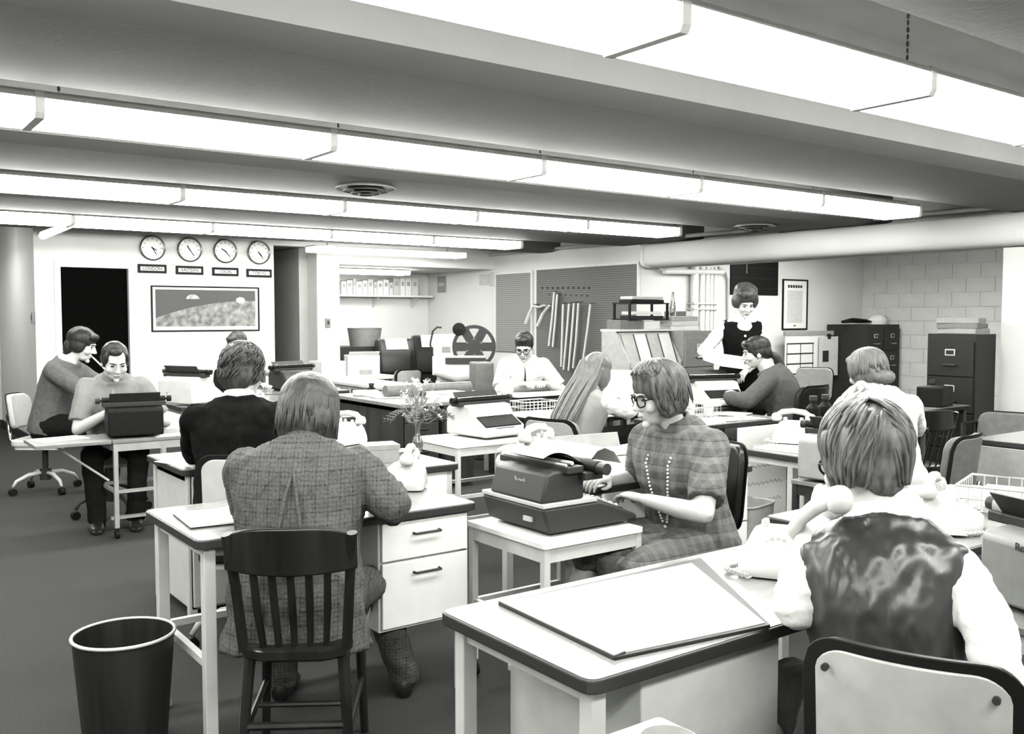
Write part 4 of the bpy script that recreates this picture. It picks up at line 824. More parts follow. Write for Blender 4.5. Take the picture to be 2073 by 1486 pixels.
# desks behind and right of the plaid woman
d8 = desk('dark-edged desk with a white telephone right of the plaid-dress woman', 4.06, 4.62, 2.98, 3.5, rails=False, legm=M_white)
p = onz(1590, 890, .745); telephone('white telephone on the dark-edged desk behind the gray-haired head', (4.42, 3.34, .757), math.radians(-60))
block_box('note_pad', 'white note pad with spiral edge on the dark-edged desk', 'pad', (4.24, 3.22, .745), .1, .24, .3, .012, M_paper)
typing_stand('dark metal typing table with slotted side, under the grey typewriter', 3.92, 4.42, 2.40, 2.97, .65, m=M_dark, topm=M_grey)
t = typewriter('grey covered typewriter on the dark typing table, partly behind the nearest woman\'s hair', (4.14, 2.76, .65), math.radians(100), m=M_mid, w=.4, d=.4, h=.24, carriage=.42)
waste_basket('grey square waste basket beside the papers desk', (3.86, 3.24, 0), .2, .12, .145, .50, M_mid, M_mid, square=True)
d9 = desk('crowded desk in front of the woman with the ponytail', 4.62, 5.55, 4.25, 4.85, rails=False, edge=M_dark, legm=M_dark)
hw = thing('poster_sheet', 'large white sheet with faint handwriting hung on the crowded desk', 'poster', (5.27, 4.223, .05)); part('sheet', MB().box(-.26, .26, 0, .012, 0, .66), M_paper, hw)
rnd = random.Random(9)
for r in range(4):
    g = MB(); P = []
    for q in range(26): P.append((-.2 + .4 * q / 25, 0, .5 - r * .12 + .018 * math.sin(q * 2.1 + r) * rnd.uniform(.4, 1)))
    part('scribble', MB().tube(P, .003, 4), M_mid, hw)
wire_basket('pale wire basket on the crowded desk', (4.8, 4.45, .757), .1, .32, .24, .1)
for i, (x, y, w_, h_, an, lb) in enumerate(((4.85, 4.4, .3, .2, 15, 'white sheet under the wire basket on the crowded desk'), (5.2, 4.4, .34, .22, -10, 'white sheet at the near edge of the crowded desk'), (5.4, 4.6, .25, .2, 20, 'white sheet at the right of the crowded desk'))): sheet(lb, rect(x, y, w_, h_, an), .745 + .0032 * i)
for q, (x, y, hgt, m_, lb) in enumerate(((5.05, 4.7, .12, M_plastic, 'white paper cup on the crowded desk, left one'), (5.15, 4.62, .09, M_paper, 'white paper cup on the crowded desk, right one'))):
    solo('paper_cup', MB().lathe([(.03, 0), (.04, hgt), (.036, hgt), (.027, .006), (.002, .006)], n=18), m_, lb, 'cup', (x, y, .757), smooth='auto')
desk('desk with a pale typewriter beside the ponytail woman', 5.45, 6.1, 5.0, 5.5, rails=False)
typewriter('pale typewriter beside the ponytail woman\'s arm', (5.86, 5.18, .745), math.radians(-15), m=M_light, w=.38, h=.2, carriage=.44)
telephone('white telephone at the edge of the pale typewriter', (5.56, 5.40, .745), .0, s=.8)
office_chair('black office chair under the woman with the ponytail', (6.2, 4.74, 0), math.radians(95 - 90), pad=M_vinyl, shell=M_vinyl, back=(.2, .15, .44))
# things behind the blonde woman
desk('dark desk of the blonde woman on the telephone', 5.18, 5.80, 3.3, 3.92, rails=False, edge=M_black, legm=M_dark, top=M_grey)
for q, (x, y, lb) in enumerate(((5.27, 3.82, 'small black jar left of the blonde woman'), (5.43, 3.84, 'second black jar left of the blonde woman'), (7.42, 4.22, 'dark bottle near the tall dark cabinet'))):
    b = thing('ink_bottle', lb, 'bottle', (x, y, .745), 0, 'dark jars'); part('body', MB().lathe([(.04, 0), (.045, .01), (.045, .12), (.02, .15), (.02, .17)], n=18), M_black, b, smooth='auto'); part('cap', MB().lathe([(.026, .17), (.026, .2), (.002, .2)], n=16), M_dark, b)
solo('newspaper', MB().box(-.2, .2, -.16, .16, 0, .012), M_paper2, 'open newspaper lying left of the blonde woman', 'newspaper', (5.45, 3.5, .745), .5)
block_box('radio_box', 'black boxy machine beside the tall dark cabinet', 'machine', (7.25, 4.1, .745), .2, .28, .2, .16, M_black, bev=.01)
office_chair('grey office chair back below the planner board', (8.6, 6.3, 0), math.radians(200 - 90), pad=M_mid, shell=M_mid, back=(.2, .2, .36))
wood_chair('dark wooden slat-back chair before the tall dark cabinet', (6.12, 3.68, 0), math.radians(70 - 90), nsl=5)
desk('dark desk in front of the tall dark cabinet', 6.72, 7.55, 3.95, 4.5, rails=False, edge=M_black, legm=M_dark, top=M_grey)
p = at(1930, 935, 4.2); office_chair('grey upholstered chair with tall shell back under the blonde woman', (4.87, 2.82, 0), math.radians(98 - 90), pad=M_gvinyl, shell=M_gvinyl, back=(.2, .1, .40))
d14 = desk('desk with a plain grey back panel at the right edge', 5.5, 6.2, 1.4, 2.88, rails=False, legm=M_mid)
solo('modesty_panel', MB().box(0, .02, -.72, .72, .06, .712), M_mid, 'plain grey back panel of the desk at the right edge', 'panel', (5.46, 2.14, 0))
office_chair('dark vinyl armchair with pale rims at the right edge', (7.0, 3.42, 0), math.radians(190 - 90), pad=M_gvinyl, shell=M_gvinyl, back=(.24, .14, .26), arms=True)
# ================================================================== PEOPLE
def remesh(mb, vox, it=6, name='m'):
    me = mb.mesh(name); o = bpy.data.objects.new('tmp', me); COL.objects.link(o)
    r = o.modifiers.new('r', 'REMESH'); r.mode = 'VOXEL'; r.voxel_size = vox; r.use_smooth_shade = True
    s = o.modifiers.new('s', 'SMOOTH'); s.iterations = it; s.factor = 0.5
    bpy.context.view_layer.update()
    m2 = bpy.data.meshes.new_from_object(o.evaluated_get(bpy.context.evaluated_depsgraph_get()))
    bpy.data.objects.remove(o); bpy.data.meshes.remove(me); m2.shade_smooth(); m2.name = name; return m2
def wrinkle(me, amp, sc, seed=0.0, stretch=(1, 1, 1)):
    if amp <= 0: return me
    ns = [v.normal.copy() for v in me.vertices]
    for v, n in zip(me.vertices, ns):
        p = v.co; q = V3((p.x * sc * stretch[0] + seed, p.y * sc * stretch[1], p.z * sc * stretch[2]))
        v.co = p + n * (amp * (noise.noise(q) + .5 * noise.noise(q * 2.3)))
    me.update(); return me
def join_meshes(ms, name, m):
    bm = bmesh.new()
    for x in ms: bm.from_mesh(x)
    me = bpy.data.meshes.new(name); bm.to_mesh(me); bm.free(); me.shade_smooth(); me.materials.append(m)
    for x in ms: bpy.data.meshes.remove(x)
    return me
def ik(A, T, a, b, pole):
    d = T - A; L = min(d.length, (a + b) * .995); dn = d.normalized(); T2 = A + dn * L
    x = (a * a - b * b + L * L) / (2 * L); h = math.sqrt(max(0, a * a - x * x)); p = (pole - dn * pole.dot(dn)).normalized()
    return A + dn * x + p * h, T2
def ellring(c, u, v, a, b, n=20, e=.9):
    out = []
    for j in range(n):
        t = 2 * math.pi * j / n; ct, s_ = math.cos(t), math.sin(t)
        out.append(c + u * (a * math.copysign(abs(ct) ** e, ct)) + v * (b * math.copysign(abs(s_) ** e, s_)))
    return out
def head_prims(fem):
    g = MB(); g.ell((0, -.014, .034), (.075, .095, .086)); g.ell((0, .03, -.018), (.063 if fem else .066, .06, .088)); g.ell((0, .034, -.072), (.044 if fem else .052, .048, .038)); g.ell((0, .074, -.1), (.018, .017, .016))
    g.ell((0, .074, .03), (.05, .02, .014)); g.chain([(0, .086, .02), (0, .104, -.012), (0, .110, -.024)], [.008, .0105, .0125], 10)
    for s_ in (-1, 1):
        g.ell((s_ * .011, .098, -.03), (.009, .01, .008)); g.ell((s_ * .042, .058, -.026), (.024, .028, .026)); g.ell((s_ * .076, -.008, -.012), (.01, .021, .031)); g.ell((s_ * .031, .072, .006), (.016, .016, .011))
    g.ell((0, .086, -.056), (.023, .012, .0065)); g.ell((0, .084, -.068), (.02, .012, .0075)); g.chain([(0, -.014, -.05), (0, -.03, -.10), (0, -.04, -.14)], [.05 if fem else .056, .047 if fem else .054, .046 if fem else .054], 16)
    return g
HEADM = {}
def head_mesh(fem):
    if fem not in HEADM: HEADM[fem] = remesh(head_prims(fem), .0048, 5, 'head')
    return HEADM[fem]
def hand_prims(curl=.5, side=1, spread=.0):
    g = MB(); g.loft([ellring(V3((0, y, z)), V3((1, 0, 0)), V3((0, 0, 1)), a, b, 14) for y, a, b, z in ((-.03, .026, .021, 0), (0, .028, .02, 0), (.03, .037, .018, 0), (.07, .041, .015, 0), (.095, .036, .012, 0))])
    for i, (x, L) in enumerate(((-.031, .062), (-.0105, .074), (.0105, .08), (.031, .072))):
        p = V3((x * side * -1, .085, 0)); P = [p]; a = 0.15
        for q, f in enumerate((.45, .32, .23)):
            a += curl * (.5 if q == 0 else .9); p = p + V3((x * side * -1 * .12 * spread, math.cos(a), -math.sin(a))) * (L * f); P.append(p)
        g.chain(P, [.0092, .0085, .0078, .0068], 8)
    g.chain([(side * -.026, .012, -.006), (side * -.048, .04, -.02), (side * -.048, .066, -.03), (side * -.04, .086, -.035)], [.0135, .0115, .0098, .0075], 8)
    return g
def basis(y, z):
    y = y.normalized(); x = y.cross(z).normalized(); z = x.cross(y); M = Matrix((x, y, z)).transposed(); return M
def locks(g, fn, n, rad, seed, steps=9, wob=.12, flat=.5, trange=(0, 2 * math.pi), smax=1.0):
    rn = random.Random(seed)
    for i in range(n):
        th = trange[0] + (trange[1] - trange[0]) * (i + rn.uniform(-.4, .4)) / n; P = []; w0 = rn.uniform(0, 6); s0 = rn.uniform(0, .25); s1 = rn.uniform(.8, 1.0) * smax
        for q in range(steps): u = s0 + (s1 - s0) * q / (steps - 1); P.append(fn(th + wob * math.sin(u * 5 + w0) * u, u) )
        r = rad * rn.uniform(.6, 1.2); g.tube(P, [r * (.4 + .6 * math.sin(math.pi * (.12 + .82 * q / (steps - 1)))) for q in range(steps)], 6, flat)
def person(label, pos, heading, seat=.45, s=1.0, lean=10, curve=14, side=0, fem=False, standing=False, head=(0, 0, 0), lh=None, rh=None, lp=None, rp=None, lf=None, rf=None,
           top=None, topm=None, bottomm=None, hair=None, hairm=None, shoem=None, skirt=False, sleeve='long', collar=None, bulk=1.0, glasses=False, curl=(.5, .5), hand_up=(None, None), face=True, vest=None, low=-.06, tie=None, wr=.005, twist=0, shirt_under=None, tuck=0.0, le=None, re=None, scoop=.455):
    a = math.radians(heading); h = V3((math.cos(a), math.sin(a), 0)); r = V3((math.sin(a), -math.cos(a), 0)); up = V3((0, 0, 1))
    base = V3((pos[0], pos[1], 0)); pz = (.93 * s) if standing else seat + .085 * s
    T = thing('person', label, 'person', base, 0, 'people in the newsroom')
    L = lambda p: p - base
    P0 = base + up * pz
    N = 12; sp = [P0]; dirs = []
    for i in range(N):
        t = (i + .5) / N; th = math.radians(lean + curve * t); d = up * math.cos(th) + h * math.sin(th) + r * math.sin(math.radians(side)); d.normalize(); dirs.append(d); sp.append(sp[-1] + d * (.50 * s / N))
    def spine(t):
        f = max(0, min(N - 1e-6, t / .5 * N)); i = int(f); p = sp[i].lerp(sp[i + 1], f - i); d = dirs[i]
        if t < 0: p = sp[0] + dirs[0] * (t * s)
        if t > .5: p = sp[N] + dirs[-1] * ((t - .5) * s)
        return p, d
    sh = 1.0 if not fem else .88
    prof = [(-.11, .13, .10, 0), (-.06, .168 if not fem else .175, .118, 0), (0, .172 if not fem else .178, .122, 0), (.1, .155 if not fem else .145, .112, .0), (.2, .15 if not fem else .128, .108, .005), (.3, .165 if not fem else .145, .118 if not fem else .125, .01), (.38, .178 * (1 if not fem else .92), .115, .008), (.44, .178 * sh, .095, 0), (.475, .135 * sh, .078, 0), (.50, .08, .068, 0)]
    def ring(t, w, dd, fo, inf=0.0, tw=True):
        c, d = spine(t); tr = math.radians(twist) * max(0, min(1, t / .4)); rr = (r * math.cos(tr) + h * math.sin(tr)); v = rr.cross(d) * -1; v = d.cross(rr) * 1.0
        u = (rr - d * rr.dot(d)).normalized(); v = u.cross(d) * -1
        if v.dot(h) < 0: v = -v
        return ellring(L(c) + v * (fo * s), u, v, (w * bulk + inf) * s, (dd * bulk + inf) * s)
    tw = math.radians(twist); rr = r * math.cos(tw) + h * math.sin(tw)
    cS, dS = spine(.422); shoulders = {-1: cS - rr * (.168 * sh * bulk ** .5 * s), 1: cS + rr * (.168 * sh * bulk ** .5 * s)}
    hw = {-1: .088 * s, 1: .088 * s}; hips = {k: P0 + r * (k * hw[k]) for k in (-1, 1)}
    ua, fa = .29 * s * (.94 if fem else 1), .25 * s * (.94 if fem else 1); tl, sl = .43 * s, .42 * s
    arms = {}
    for k, tg, pl in ((-1, lh, lp), (1, rh, rp)):
        if tg is None: tg = shoulders[k] + h * .18 - up * .45 + r * (k * .05)
        tg = V3(tg); pl = V3(pl) if pl is not None else (-h * .4 - up * .7 + r * (k * .8))
        el, wr_ = ik(shoulders[k], tg, ua, fa, pl)
        ov = le if k < 0 else re
        if ov is not None: el, wr_ = V3(ov), tg
        arms[k] = (shoulders[k], el, wr_)
    legs = {}
    for k, tg in ((-1, lf), (1, rf)):
        if tg is None: tg = (hips[k] + r * (k * .02) - up * (pz - .08 * s)) if standing else (hips[k] + h * .40 * s + r * (k * .03)); 
        tg = V3((tg[0], tg[1], .075 * s)); kn, an = ik(hips[k], tg, tl, sl, h + up * .6 + r * (k * .15)); legs[k] = (hips[k], kn, an)
    # ---- body
    B = MB(); B.loft([ring(*q, -.012) for q in prof])
    for k in (-1, 1):
        A, E, Wp = [L(p) for p in arms[k]]; B.chain([A, A.lerp(E, .45), E], [.052 * s, .046 * s, .040 * s]); B.chain([E, E.lerp(Wp, .35), Wp], [.040 * s, .041 * s, .027 * s])
        Hp, K, An = [L(p) for p in legs[k]]; B.chain([Hp, Hp.lerp(K, .5), K, K.lerp(An, .35), An], [.085 * s, .072 * s, .053 * s, .055 * s, .036 * s])
    pieces = [remesh(B, .014, 4, 'b')]
    # ---- head
    nb = sp[N]; hy, hp, hr = [math.radians(x) for x in head]
    hd_h = Matrix.Rotation(-hy, 3, 'Z') @ h; hd_r = hd_h.cross(up).normalized()
    R3 = Matrix((hd_r, hd_h, up)).transposed(); R3 = R3 @ Matrix.Rotation(-hp, 3, 'X') @ Matrix.Rotation(hr, 3, 'Y')
    nd = dirs[-1]; HCtr = nb + nd * (.106 * s) + (R3 @ V3((0, .035, .03))) * s + h * (.01 * s)
    HM = Matrix.Translation(L(HCtr)) @ R3.to_4x4() @ Matrix.Scale(s * (1.0 if not fem else .95), 4)
    hm = head_mesh(fem).copy(); hm.transform(HM); pieces.append(hm)
    nk = MB(); c0, d0 = spine(.47); nk.chain([L(c0), L(HCtr) + R3 @ V3((0, -.03 * s, -.06 * s))], [.058 * s, .05 * s]); pieces.append(remesh(nk, .008, 3, 'n'))
    # ---- hands
    for k, i in ((-1, 0), (1, 1)):
        A, E, Wp = arms[k]; y = (Wp - E).normalized(); z = V3(hand_up[i]) if hand_up[i] is not None else up
        if abs(y.dot(z.normalized())) > .96: z = h
        m = remesh(hand_prims(curl[i], k), .0042, 2, 'h'); m.transform(Matrix.Translation(L(Wp) + y * (.018 * s)) @ basis(y, z).to_4x4() @ Matrix.Scale(s * (.92 if fem else 1), 4)); pieces.append(m)
    body = obj('body', join_meshes(pieces, 'body', M_skin), T)
    # ---- garments
    if topm is not None:
        g = MB(); inf = {'jacket': .022, 'sweater': .018, 'shirt': .014, 'dress': .016, 'vest': .02}[top]
        pr = [(max(t, low) if t < 0 else t, w, d, f) for t, w, d, f in prof if t <= .476]
        if low < -.06: pr = [(low, prof[1][1] + .02, prof[1][2] + .008, .0)] + pr[1:]
        else: pr = pr[1:]
        if top == 'vest' and scoop < .49: pr = [q_ for q_ in pr if q_[0] < scoop - .01] + [(scoop, .165 * sh, .096, 0), (scoop + .006, .13 * sh, .08, 0)]
        else: pr.append((.507, .088, .078, 0))
        g.loft([ring(t, w, d, f, inf * (.75 if t > .46 else 1)) for t, w, d, f in pr])
        if top != 'vest':
            for k in (-1, 1):
                A, E, Wp = [L(p) for p in arms[k]]; q = inf
                if sleeve == 'long': g.chain([A, A.lerp(E, .45), E], [(.058 + q) * s, (.050 + q) * s, (.045 + q) * s]); g.chain([E, E.lerp(Wp, .4), E.lerp(Wp, .93)], [(.045 + q) * s, (.042 + q) * s, (.032 + q) * s])
                elif sleeve == 'short': dn_ = (E - A).normalized(); g.tube([A - dn_ * .075 * s, A - dn_ * .05 * s, A, A.lerp(E, .4), A.lerp(E, .8)], [.02 * s, (.045 + q) * s, (.06 + q) * s, (.056 + q) * s, (.055 + q) * s], 16)
        me = remesh(g, .0095, 5, top); wrinkle(me, wr, 16, heading * .1, (1, 1, .55)); wrinkle(me, wr * .6, 34, heading * .2, (1, 1, .4)); me.materials.append(topm); obj(top, me, T)
    if vest is not None:       # blouse under a vest: body and long sleeves
        g = MB(); g.loft([ring(t, w, d, f, .006) for t, w, d, f in prof[1:9] + [(.506, .086, .076, 0)]])
        for k in (-1, 1):
            A, E, Wp = [L(p) for p in arms[k]]; g.chain([A.lerp(L(cS), .25), A, A.lerp(E, .45), E], [.03 * s, .052 * s, .058 * s, .056 * s]); g.chain([E, E.lerp(Wp, .45), E.lerp(Wp, .95)], [.056 * s, .052 * s, .038 * s])
        me = remesh(g, .009, 4, 'blouse'); wrinkle(me, .006, 26, 3.0, (.6, .6, 1.5)); me.materials.append(vest); obj('blouse', me, T)
    if collar is not None:
        g = MB(); c0, d0 = spine(.497); c1 = c0 + dirs[-1] * .045 * s
        u = rr; v = u.cross(dirs[-1]); 
        if v.dot(h) < 0: v = -v
        rings = [ellring(L(c0) - v * .004, u, v, .082 * s, .078 * s), ellring(L(c1), u, v, .066 * s, .068 * s), ellring(L(c1), u, v, .058 * s, .06 * s), ellring(L(c0), u, v, .062 * s, .064 * s)]
        me_ = g.loft(rings, False); part('collar', g, collar, T, smooth='auto')
    if bottomm is not None:
        g = MB(); g.loft([ring(t, w, d, f, .003) for t, w, d, f in prof[:3]])
        for k in (-1, 1):
            Hp, K, An = [L(p) for p in legs[k]]
            if skirt:
                K2 = Hp.lerp(K, 1.0); g.chain([Hp, Hp.lerp(K, .5), K2], [.108 * s, .10 * s, .078 * s])
            else: g.tube([Hp, Hp.lerp(K, .5), K, K.lerp(An, .4), An, An - V3((0, 0, .03 * s))], [.10 * s, .088 * s, .07 * s, .064 * s, .058 * s, .058 * s], 16)
        if skirt:
            Hm = L(P0); K0 = (L(legs[-1][1]) + L(legs[1][1])) / 2; g.chain([Hm, Hm.lerp(K0, .5), K0], [.11 * s, .095 * s, .075 * s])
        me = remesh(g, .011, 4, 'bottom'); wrinkle(me, .005, 18, 5.0); me.materials.append(bottomm); obj('skirt' if skirt else 'trousers', me, T)
    if shoem is not None:
        for k in (-1, 1):
            An = L(legs[k][2]); f = h; g = MB(); g.loft([ellring(An + f * (x * s) + up * ((z - .075) * s), r, up, w * s, hh * s, 14) for x, w, hh, z in ((-.065, .012, .02, .03), (-.055, .032, .032, .036), (0, .037, .04, .042), (.07, .044, .03, .032), (.14, .046, .024, .026), (.18, .034, .018, .02), (.195, .012, .008, .016))])
            part('shoe', g, shoem, T, smooth='auto')
    # ---- hair and face
    if hair:
        hg, lk = hair(s); ms = []
        me = remesh(hg, .0065, 4, 'hair'); wrinkle(me, .003, 40, 1.0, (1, 1, .35)); ms.append(me)
        if lk is not None: ms.append(lk.mesh('locks', (), True))
        bm = bmesh.new()
        for x in ms: bm.from_mesh(x)
        m2 = bpy.data.meshes.new('hair'); bm.to_mesh(m2); bm.free(); m2.shade_smooth(); m2.materials.append(hairm); m2.transform(HM); obj('hair', m2, T)
    def hp_(name, g, m): me = g.mesh(name, (m,), True); me.transform(HM); return obj(name, me, T)
    if face:
        for k in (-1, 1):
            e = hp_('eye', MB().ell((k * .031, .0805, .009), (.0135, .0085, .0062), n=10, m=6), M_ink)
            hp_('eyebrow', MB().tube([(k * .014, .093, .027), (k * .032, .0905, .032), (k * .05, .079, .028)], [.003, .0036, .002], 6), hairm or M_ink)
        hp_('lips', MB().ell((0, .0945, -.060), (.02, .0055, .0065), n=10, m=6), mat('lip_grey', .2, .5))
    if glasses:
        g = MB()
        for k in (-1, 1):
            g.tube([(k * .034 + .027 * math.cos(q * math.pi / 9), .1 - .012 * (math.cos(q * math.pi / 9) * k > .3), .006 + .023 * math.sin(q * math.pi / 9)) for q in range(19)], .0034, 6)
            g.tube([(k * .06, .092, .012), (k * .078, .03, .012), (k * .08, -.02, .004)], .003, 6)
        g.tube([(-.008, .103, .01), (.008, .103, .01)], .003, 6); hp_('glasses', g, M_rubber)
    if tie is not None:
        c1, _ = spine(.47); pts = []
        for t in (.47, .40, .3, .2):
            c, d = spine(t); v = rr.cross(d); v = v if v.dot(h) > 0 else -v; dep = {.47: .07, .40: .125, .3: .148, .2: .14}[t] * s * bulk; pts.append(L(c) + v * dep)
        g = MB(); g.tube(pts, [.016 * s, .02 * s, .03 * s, .034 * s], 8, .25); part('tie', g, tie, T, smooth='auto')
    return dict(T=T, HM=HM, HC=HCtr, arms=arms, legs=legs, spine=spine, h=h, r=r, R3=R3, base=base)
# ------------------------------------------------------------------ hair styles (head space, face towards +y)
def mk(*els):
    g = MB()
    for c, r in els: g.ell(c, r, n=18, m=12)
    return g
def capfn(a, b, top, bot, yc=-.012, zc=.03, flare=0.0, pinch=0.0):
    def f(th, u):
        ph = u * math.pi * .5; st = math.sin(min(ph * 1.25, math.pi / 2)) * (1 - pinch * u ** 3); z = top * math.cos(ph * 1.0) - bot * u ** 2.2
        return V3((a * st * math.cos(th) * (1 + flare * u), yc + b * st * math.sin(th) * (1 + flare * u), zc + z))
    return f
def hair_bob(s):
    g = mk(((0, -.02, .047), (.106, .12, .098)), ((0, -.065, -.03), (.10, .074, .105)), ((.066, -.012, -.03), (.04, .078, .095)), ((-.066, -.012, -.03), (.04, .078, .095)), ((0, .062, .075), (.07, .04, .04)))
    l = MB(); locks(l, capfn(.107, .122, .099, .145, -.02, .047, .0), 190, .006, 4, 10, .05, .4, (math.radians(150), math.radians(390))); return g, l
def hair_wavy(s):
    g = mk(((0, -.02, .05), (.094, .112, .092)), ((0, -.07, -.02), (.08, .055, .075)), ((.05, -.03, 0), (.04, .07, .06)), ((-.05, -.03, 0), (.04, .07, .06)))
    l = MB(); rn = random.Random(5); f = capfn(.097, .115, .094, .09, -.02, .05)
    for i in range(320):
        th = rn.uniform(0, 6.28); u = rn.uniform(.0, .9)
        if math.sin(th) > .35 and u > .55: continue
        P = [f(th + .12 * math.sin(q * 1.3), min(1, u + .045 * q)) for q in range(5)]; l.tube(P, [.002, .0055, .0065, .0055, .002], 6, .6)
    return g, l
def hair_recede(s): return mk(((0, -.03, .045), (.085, .098, .085)), ((0, -.07, -.02), (.072, .05, .065)), ((.064, -.02, .012), (.024, .055, .055)), ((-.064, -.02, .012), (.024, .055, .055)), ((.012, .045, .094), (.04, .035, .028)), ((.062, .03, .04), (.018, .02, .04)), ((-.062, .03, .04), (.018, .02, .04))), None
def hair_mop(s): return mk(((0, -.015, .052), (.092, .106, .09)), ((0, -.07, -.03), (.075, .05, .075)), ((.062, -.01, .0), (.028, .06, .06)), ((-.062, -.01, .0), (.028, .06, .06)), ((.01, .072, .085), (.06, .035, .03))), None
def hair_short(s): return mk(((0, -.022, .052), (.086, .1, .084)), ((0, -.07, -.01), (.07, .045, .06)), ((.06, -.02, .02), (.024, .05, .04)), ((-.06, -.02, .02), (.024, .05, .04)), ((0, .05, .105), (.05, .04, .022))), None
def hair_bouffant(s):
    g = mk(((0, -.025, .085), (.108, .118, .10)), ((0, -.06, .01), (.1, .075, .09)), ((.08, -.012, .03), (.04, .07, .075)), ((-.08, -.012, .03), (.04, .07, .075)), ((.02, .055, .115), (.07, .045, .04)))
    l = MB(); locks(l, capfn(.112, .122, .104, .06, -.025, .08, 0, .25), 130, .0075, 8, 9, .3, .6, (math.radians(150), math.radians(390))); return g, l
def hair_upsweep(s):
    g = mk(((0, -.028, .066), (.112, .122, .10)), ((0, -.055, .012), (.094, .078, .07)), ((.064, -.02, .02), (.04, .07, .06)), ((-.064, -.02, .02), (.04, .07, .06)), ((.0, -.085, -.035), (.055, .035, .04)), ((.02, .065, .09), (.075, .045, .045)))
    l = MB(); rn = random.Random(11); f = capfn(.122, .132, .114, .11, -.028, .062, 0, .30)
    for i in range(190):
        th = rn.uniform(math.radians(140), math.radians(400)); P = []; u0 = rn.uniform(0, .75); L = rn.uniform(.2, .45); tw = rn.uniform(.35, .8) * (1 if math.cos(th) > -.2 else -1)
        for q in range(8):
            u = u0 + L * q / 7; P.append(f(th + tw * (q / 7) * (1 - .3 * u), min(u, 1)))
        r = rn.uniform(.005, .0095); l.tube(P, [r * x for x in (.3, .8, 1, 1.05, 1, .9, .6, .2)], 6, .55)
    return g, l
def hair_flip(s):
    g = mk(((0, -.02, .058), (.104, .116, .096)), ((0, -.07, -.01), (.09, .06, .085)), ((.076, -.018, .0), (.04, .07, .08)), ((-.076, -.018, .0), (.04, .07, .08)), ((.082, .005, -.045), (.032, .045, .035)), ((-.082, .005, -.045), (.032, .045, .035)), ((0, .02, .105), (.092, .07, .05)))
    l = MB(); locks(l, capfn(.112, .124, .104, .11, -.018, .055, .03), 110, .0105, 21, 10, .2, .5, (math.radians(145), math.radians(395))); locks(l, capfn(.108, .112, .106, .02, -.01, .058), 40, .010, 22, 9, .5, .5, (math.radians(20), math.radians(160)), .62); return g, l
def hair_pony(s):
    g = mk(((0, -.018, .048), (.088, .106, .088)), ((0, -.065, .0), (.078, .055, .07)), ((.058, -.02, .01), (.03, .06, .05)), ((-.058, -.02, .01), (.03, .06, .05)), ((0, .06, .085), (.065, .04, .03)))
    g.chain([(0, -.1, -.02), (0, -.145, -.06), (.01, -.16, -.13), (.015, -.155, -.2), (.02, -.15, -.25)], [.022, .034, .042, .04, .018], 12); return g, None
def hair_chignon(s):
    g = mk(((0, -.02, .055), (.1, .112, .092)), ((0, -.07, -.01), (.09, .06, .075)), ((.065, -.02, .005), (.036, .07, .065)), ((-.065, -.02, .005), (.036, .07, .065)), ((0, -.13, -.045), (.07, .04, .04)), ((0, .06, .09), (.07, .04, .035)))
    l = MB(); locks(l, capfn(.104, .118, .095, .08, -.02, .053), 100, .009, 31, 9, .1, .4, (math.radians(145), math.radians(395))); return g, l
def hair_long(s):
    g = mk(((0, -.015, .05), (.09, .105, .09)), ((.062, -.012, -.02), (.032, .065, .09)), ((-.062, -.012, -.02), (.032, .065, .09)), ((0, -.085, -.05), (.08, .045, .12)))
    g.loft([ellring(V3((0, y, z)), V3((1, 0, 0)), V3((0, 1, 0)), a, b, 16) for z, y, a, b in ((.02, -.06, .085, .05), (-.1, -.12, .098, .045), (-.22, -.2, .105, .04), (-.34, -.27, .10, .036), (-.45, -.32, .07, .026))])
    l = MB(); rn = random.Random(2)
    for i in range(60):
        x = rn.uniform(-.09, .09); y0 = rn.uniform(-.02, .02); P = [(x * .6, -.03, .13), (x, -.1, .06), (x * 1.05, -.14, -.05), (x * 1.1, -.225 + y0, -.2), (x * 1.05, -.3 + y0, -.34), (x * .8, -.34 + y0, -.47 + rn.uniform(-.05, .05))]; l.tube(P, [.004, .008, .009, .009, .008, .002], 6, .5)
    return g, l
def hmat(n, v, amt=.45, rough=.42): return mat(n, v, rough, ns=(55, amt), bump=(90, .5, .004), stretch=(1, 1, .22), spec=.45)
H_bob = hmat('hair_ash', .045, .35); H_dark = hmat('hair_dark', .02); H_brown = hmat('hair_brown', .045); H_gray = hmat('hair_silver', .12, .6); H_lt = hmat('hair_lightbrown', .08, .55); H_blond = hmat('hair_blond', .13, .22)
# ================================================================== THE CAST
rz55 = math.radians(-(58 - 90))
M_tweed = lines_mat('checked_tweed', .085, [(0, .038, .1, -.018), (1, .038, .1, -.012), (2, .042, .12, -.014), (2, .014, .4, -.012), (0, .0127, .4, -.01)], .92, rotz=rz55, noisy=.6, fold=(10, .6))
M_plaid = lines_mat('plaid_cloth', .085, [(2, .055, .5, .035), (2, .0275, .14, -.03), (0, .05, .4, .025), (1, .05, .4, .025)], .85, rotz=.2, noisy=.3, fold=(13, .45))
M_navy = mat('dark_sweater', .006, .95, bump=(30, .3, .02), ns=(20, .4), spec=.1); M_gsw = mat('grey_sweater', .10, .9, bump=(200, .3), ns=(60, .15)); M_shirt = mat('light_shirt', .2, .8, bump=(18, .35, .02), ns=(8, .08)); M_wshirt = mat('white_shirt', .75, .75, bump=(20, .3, .02)); M_blk = mat('black_cloth', .006, .9, spec=.1)
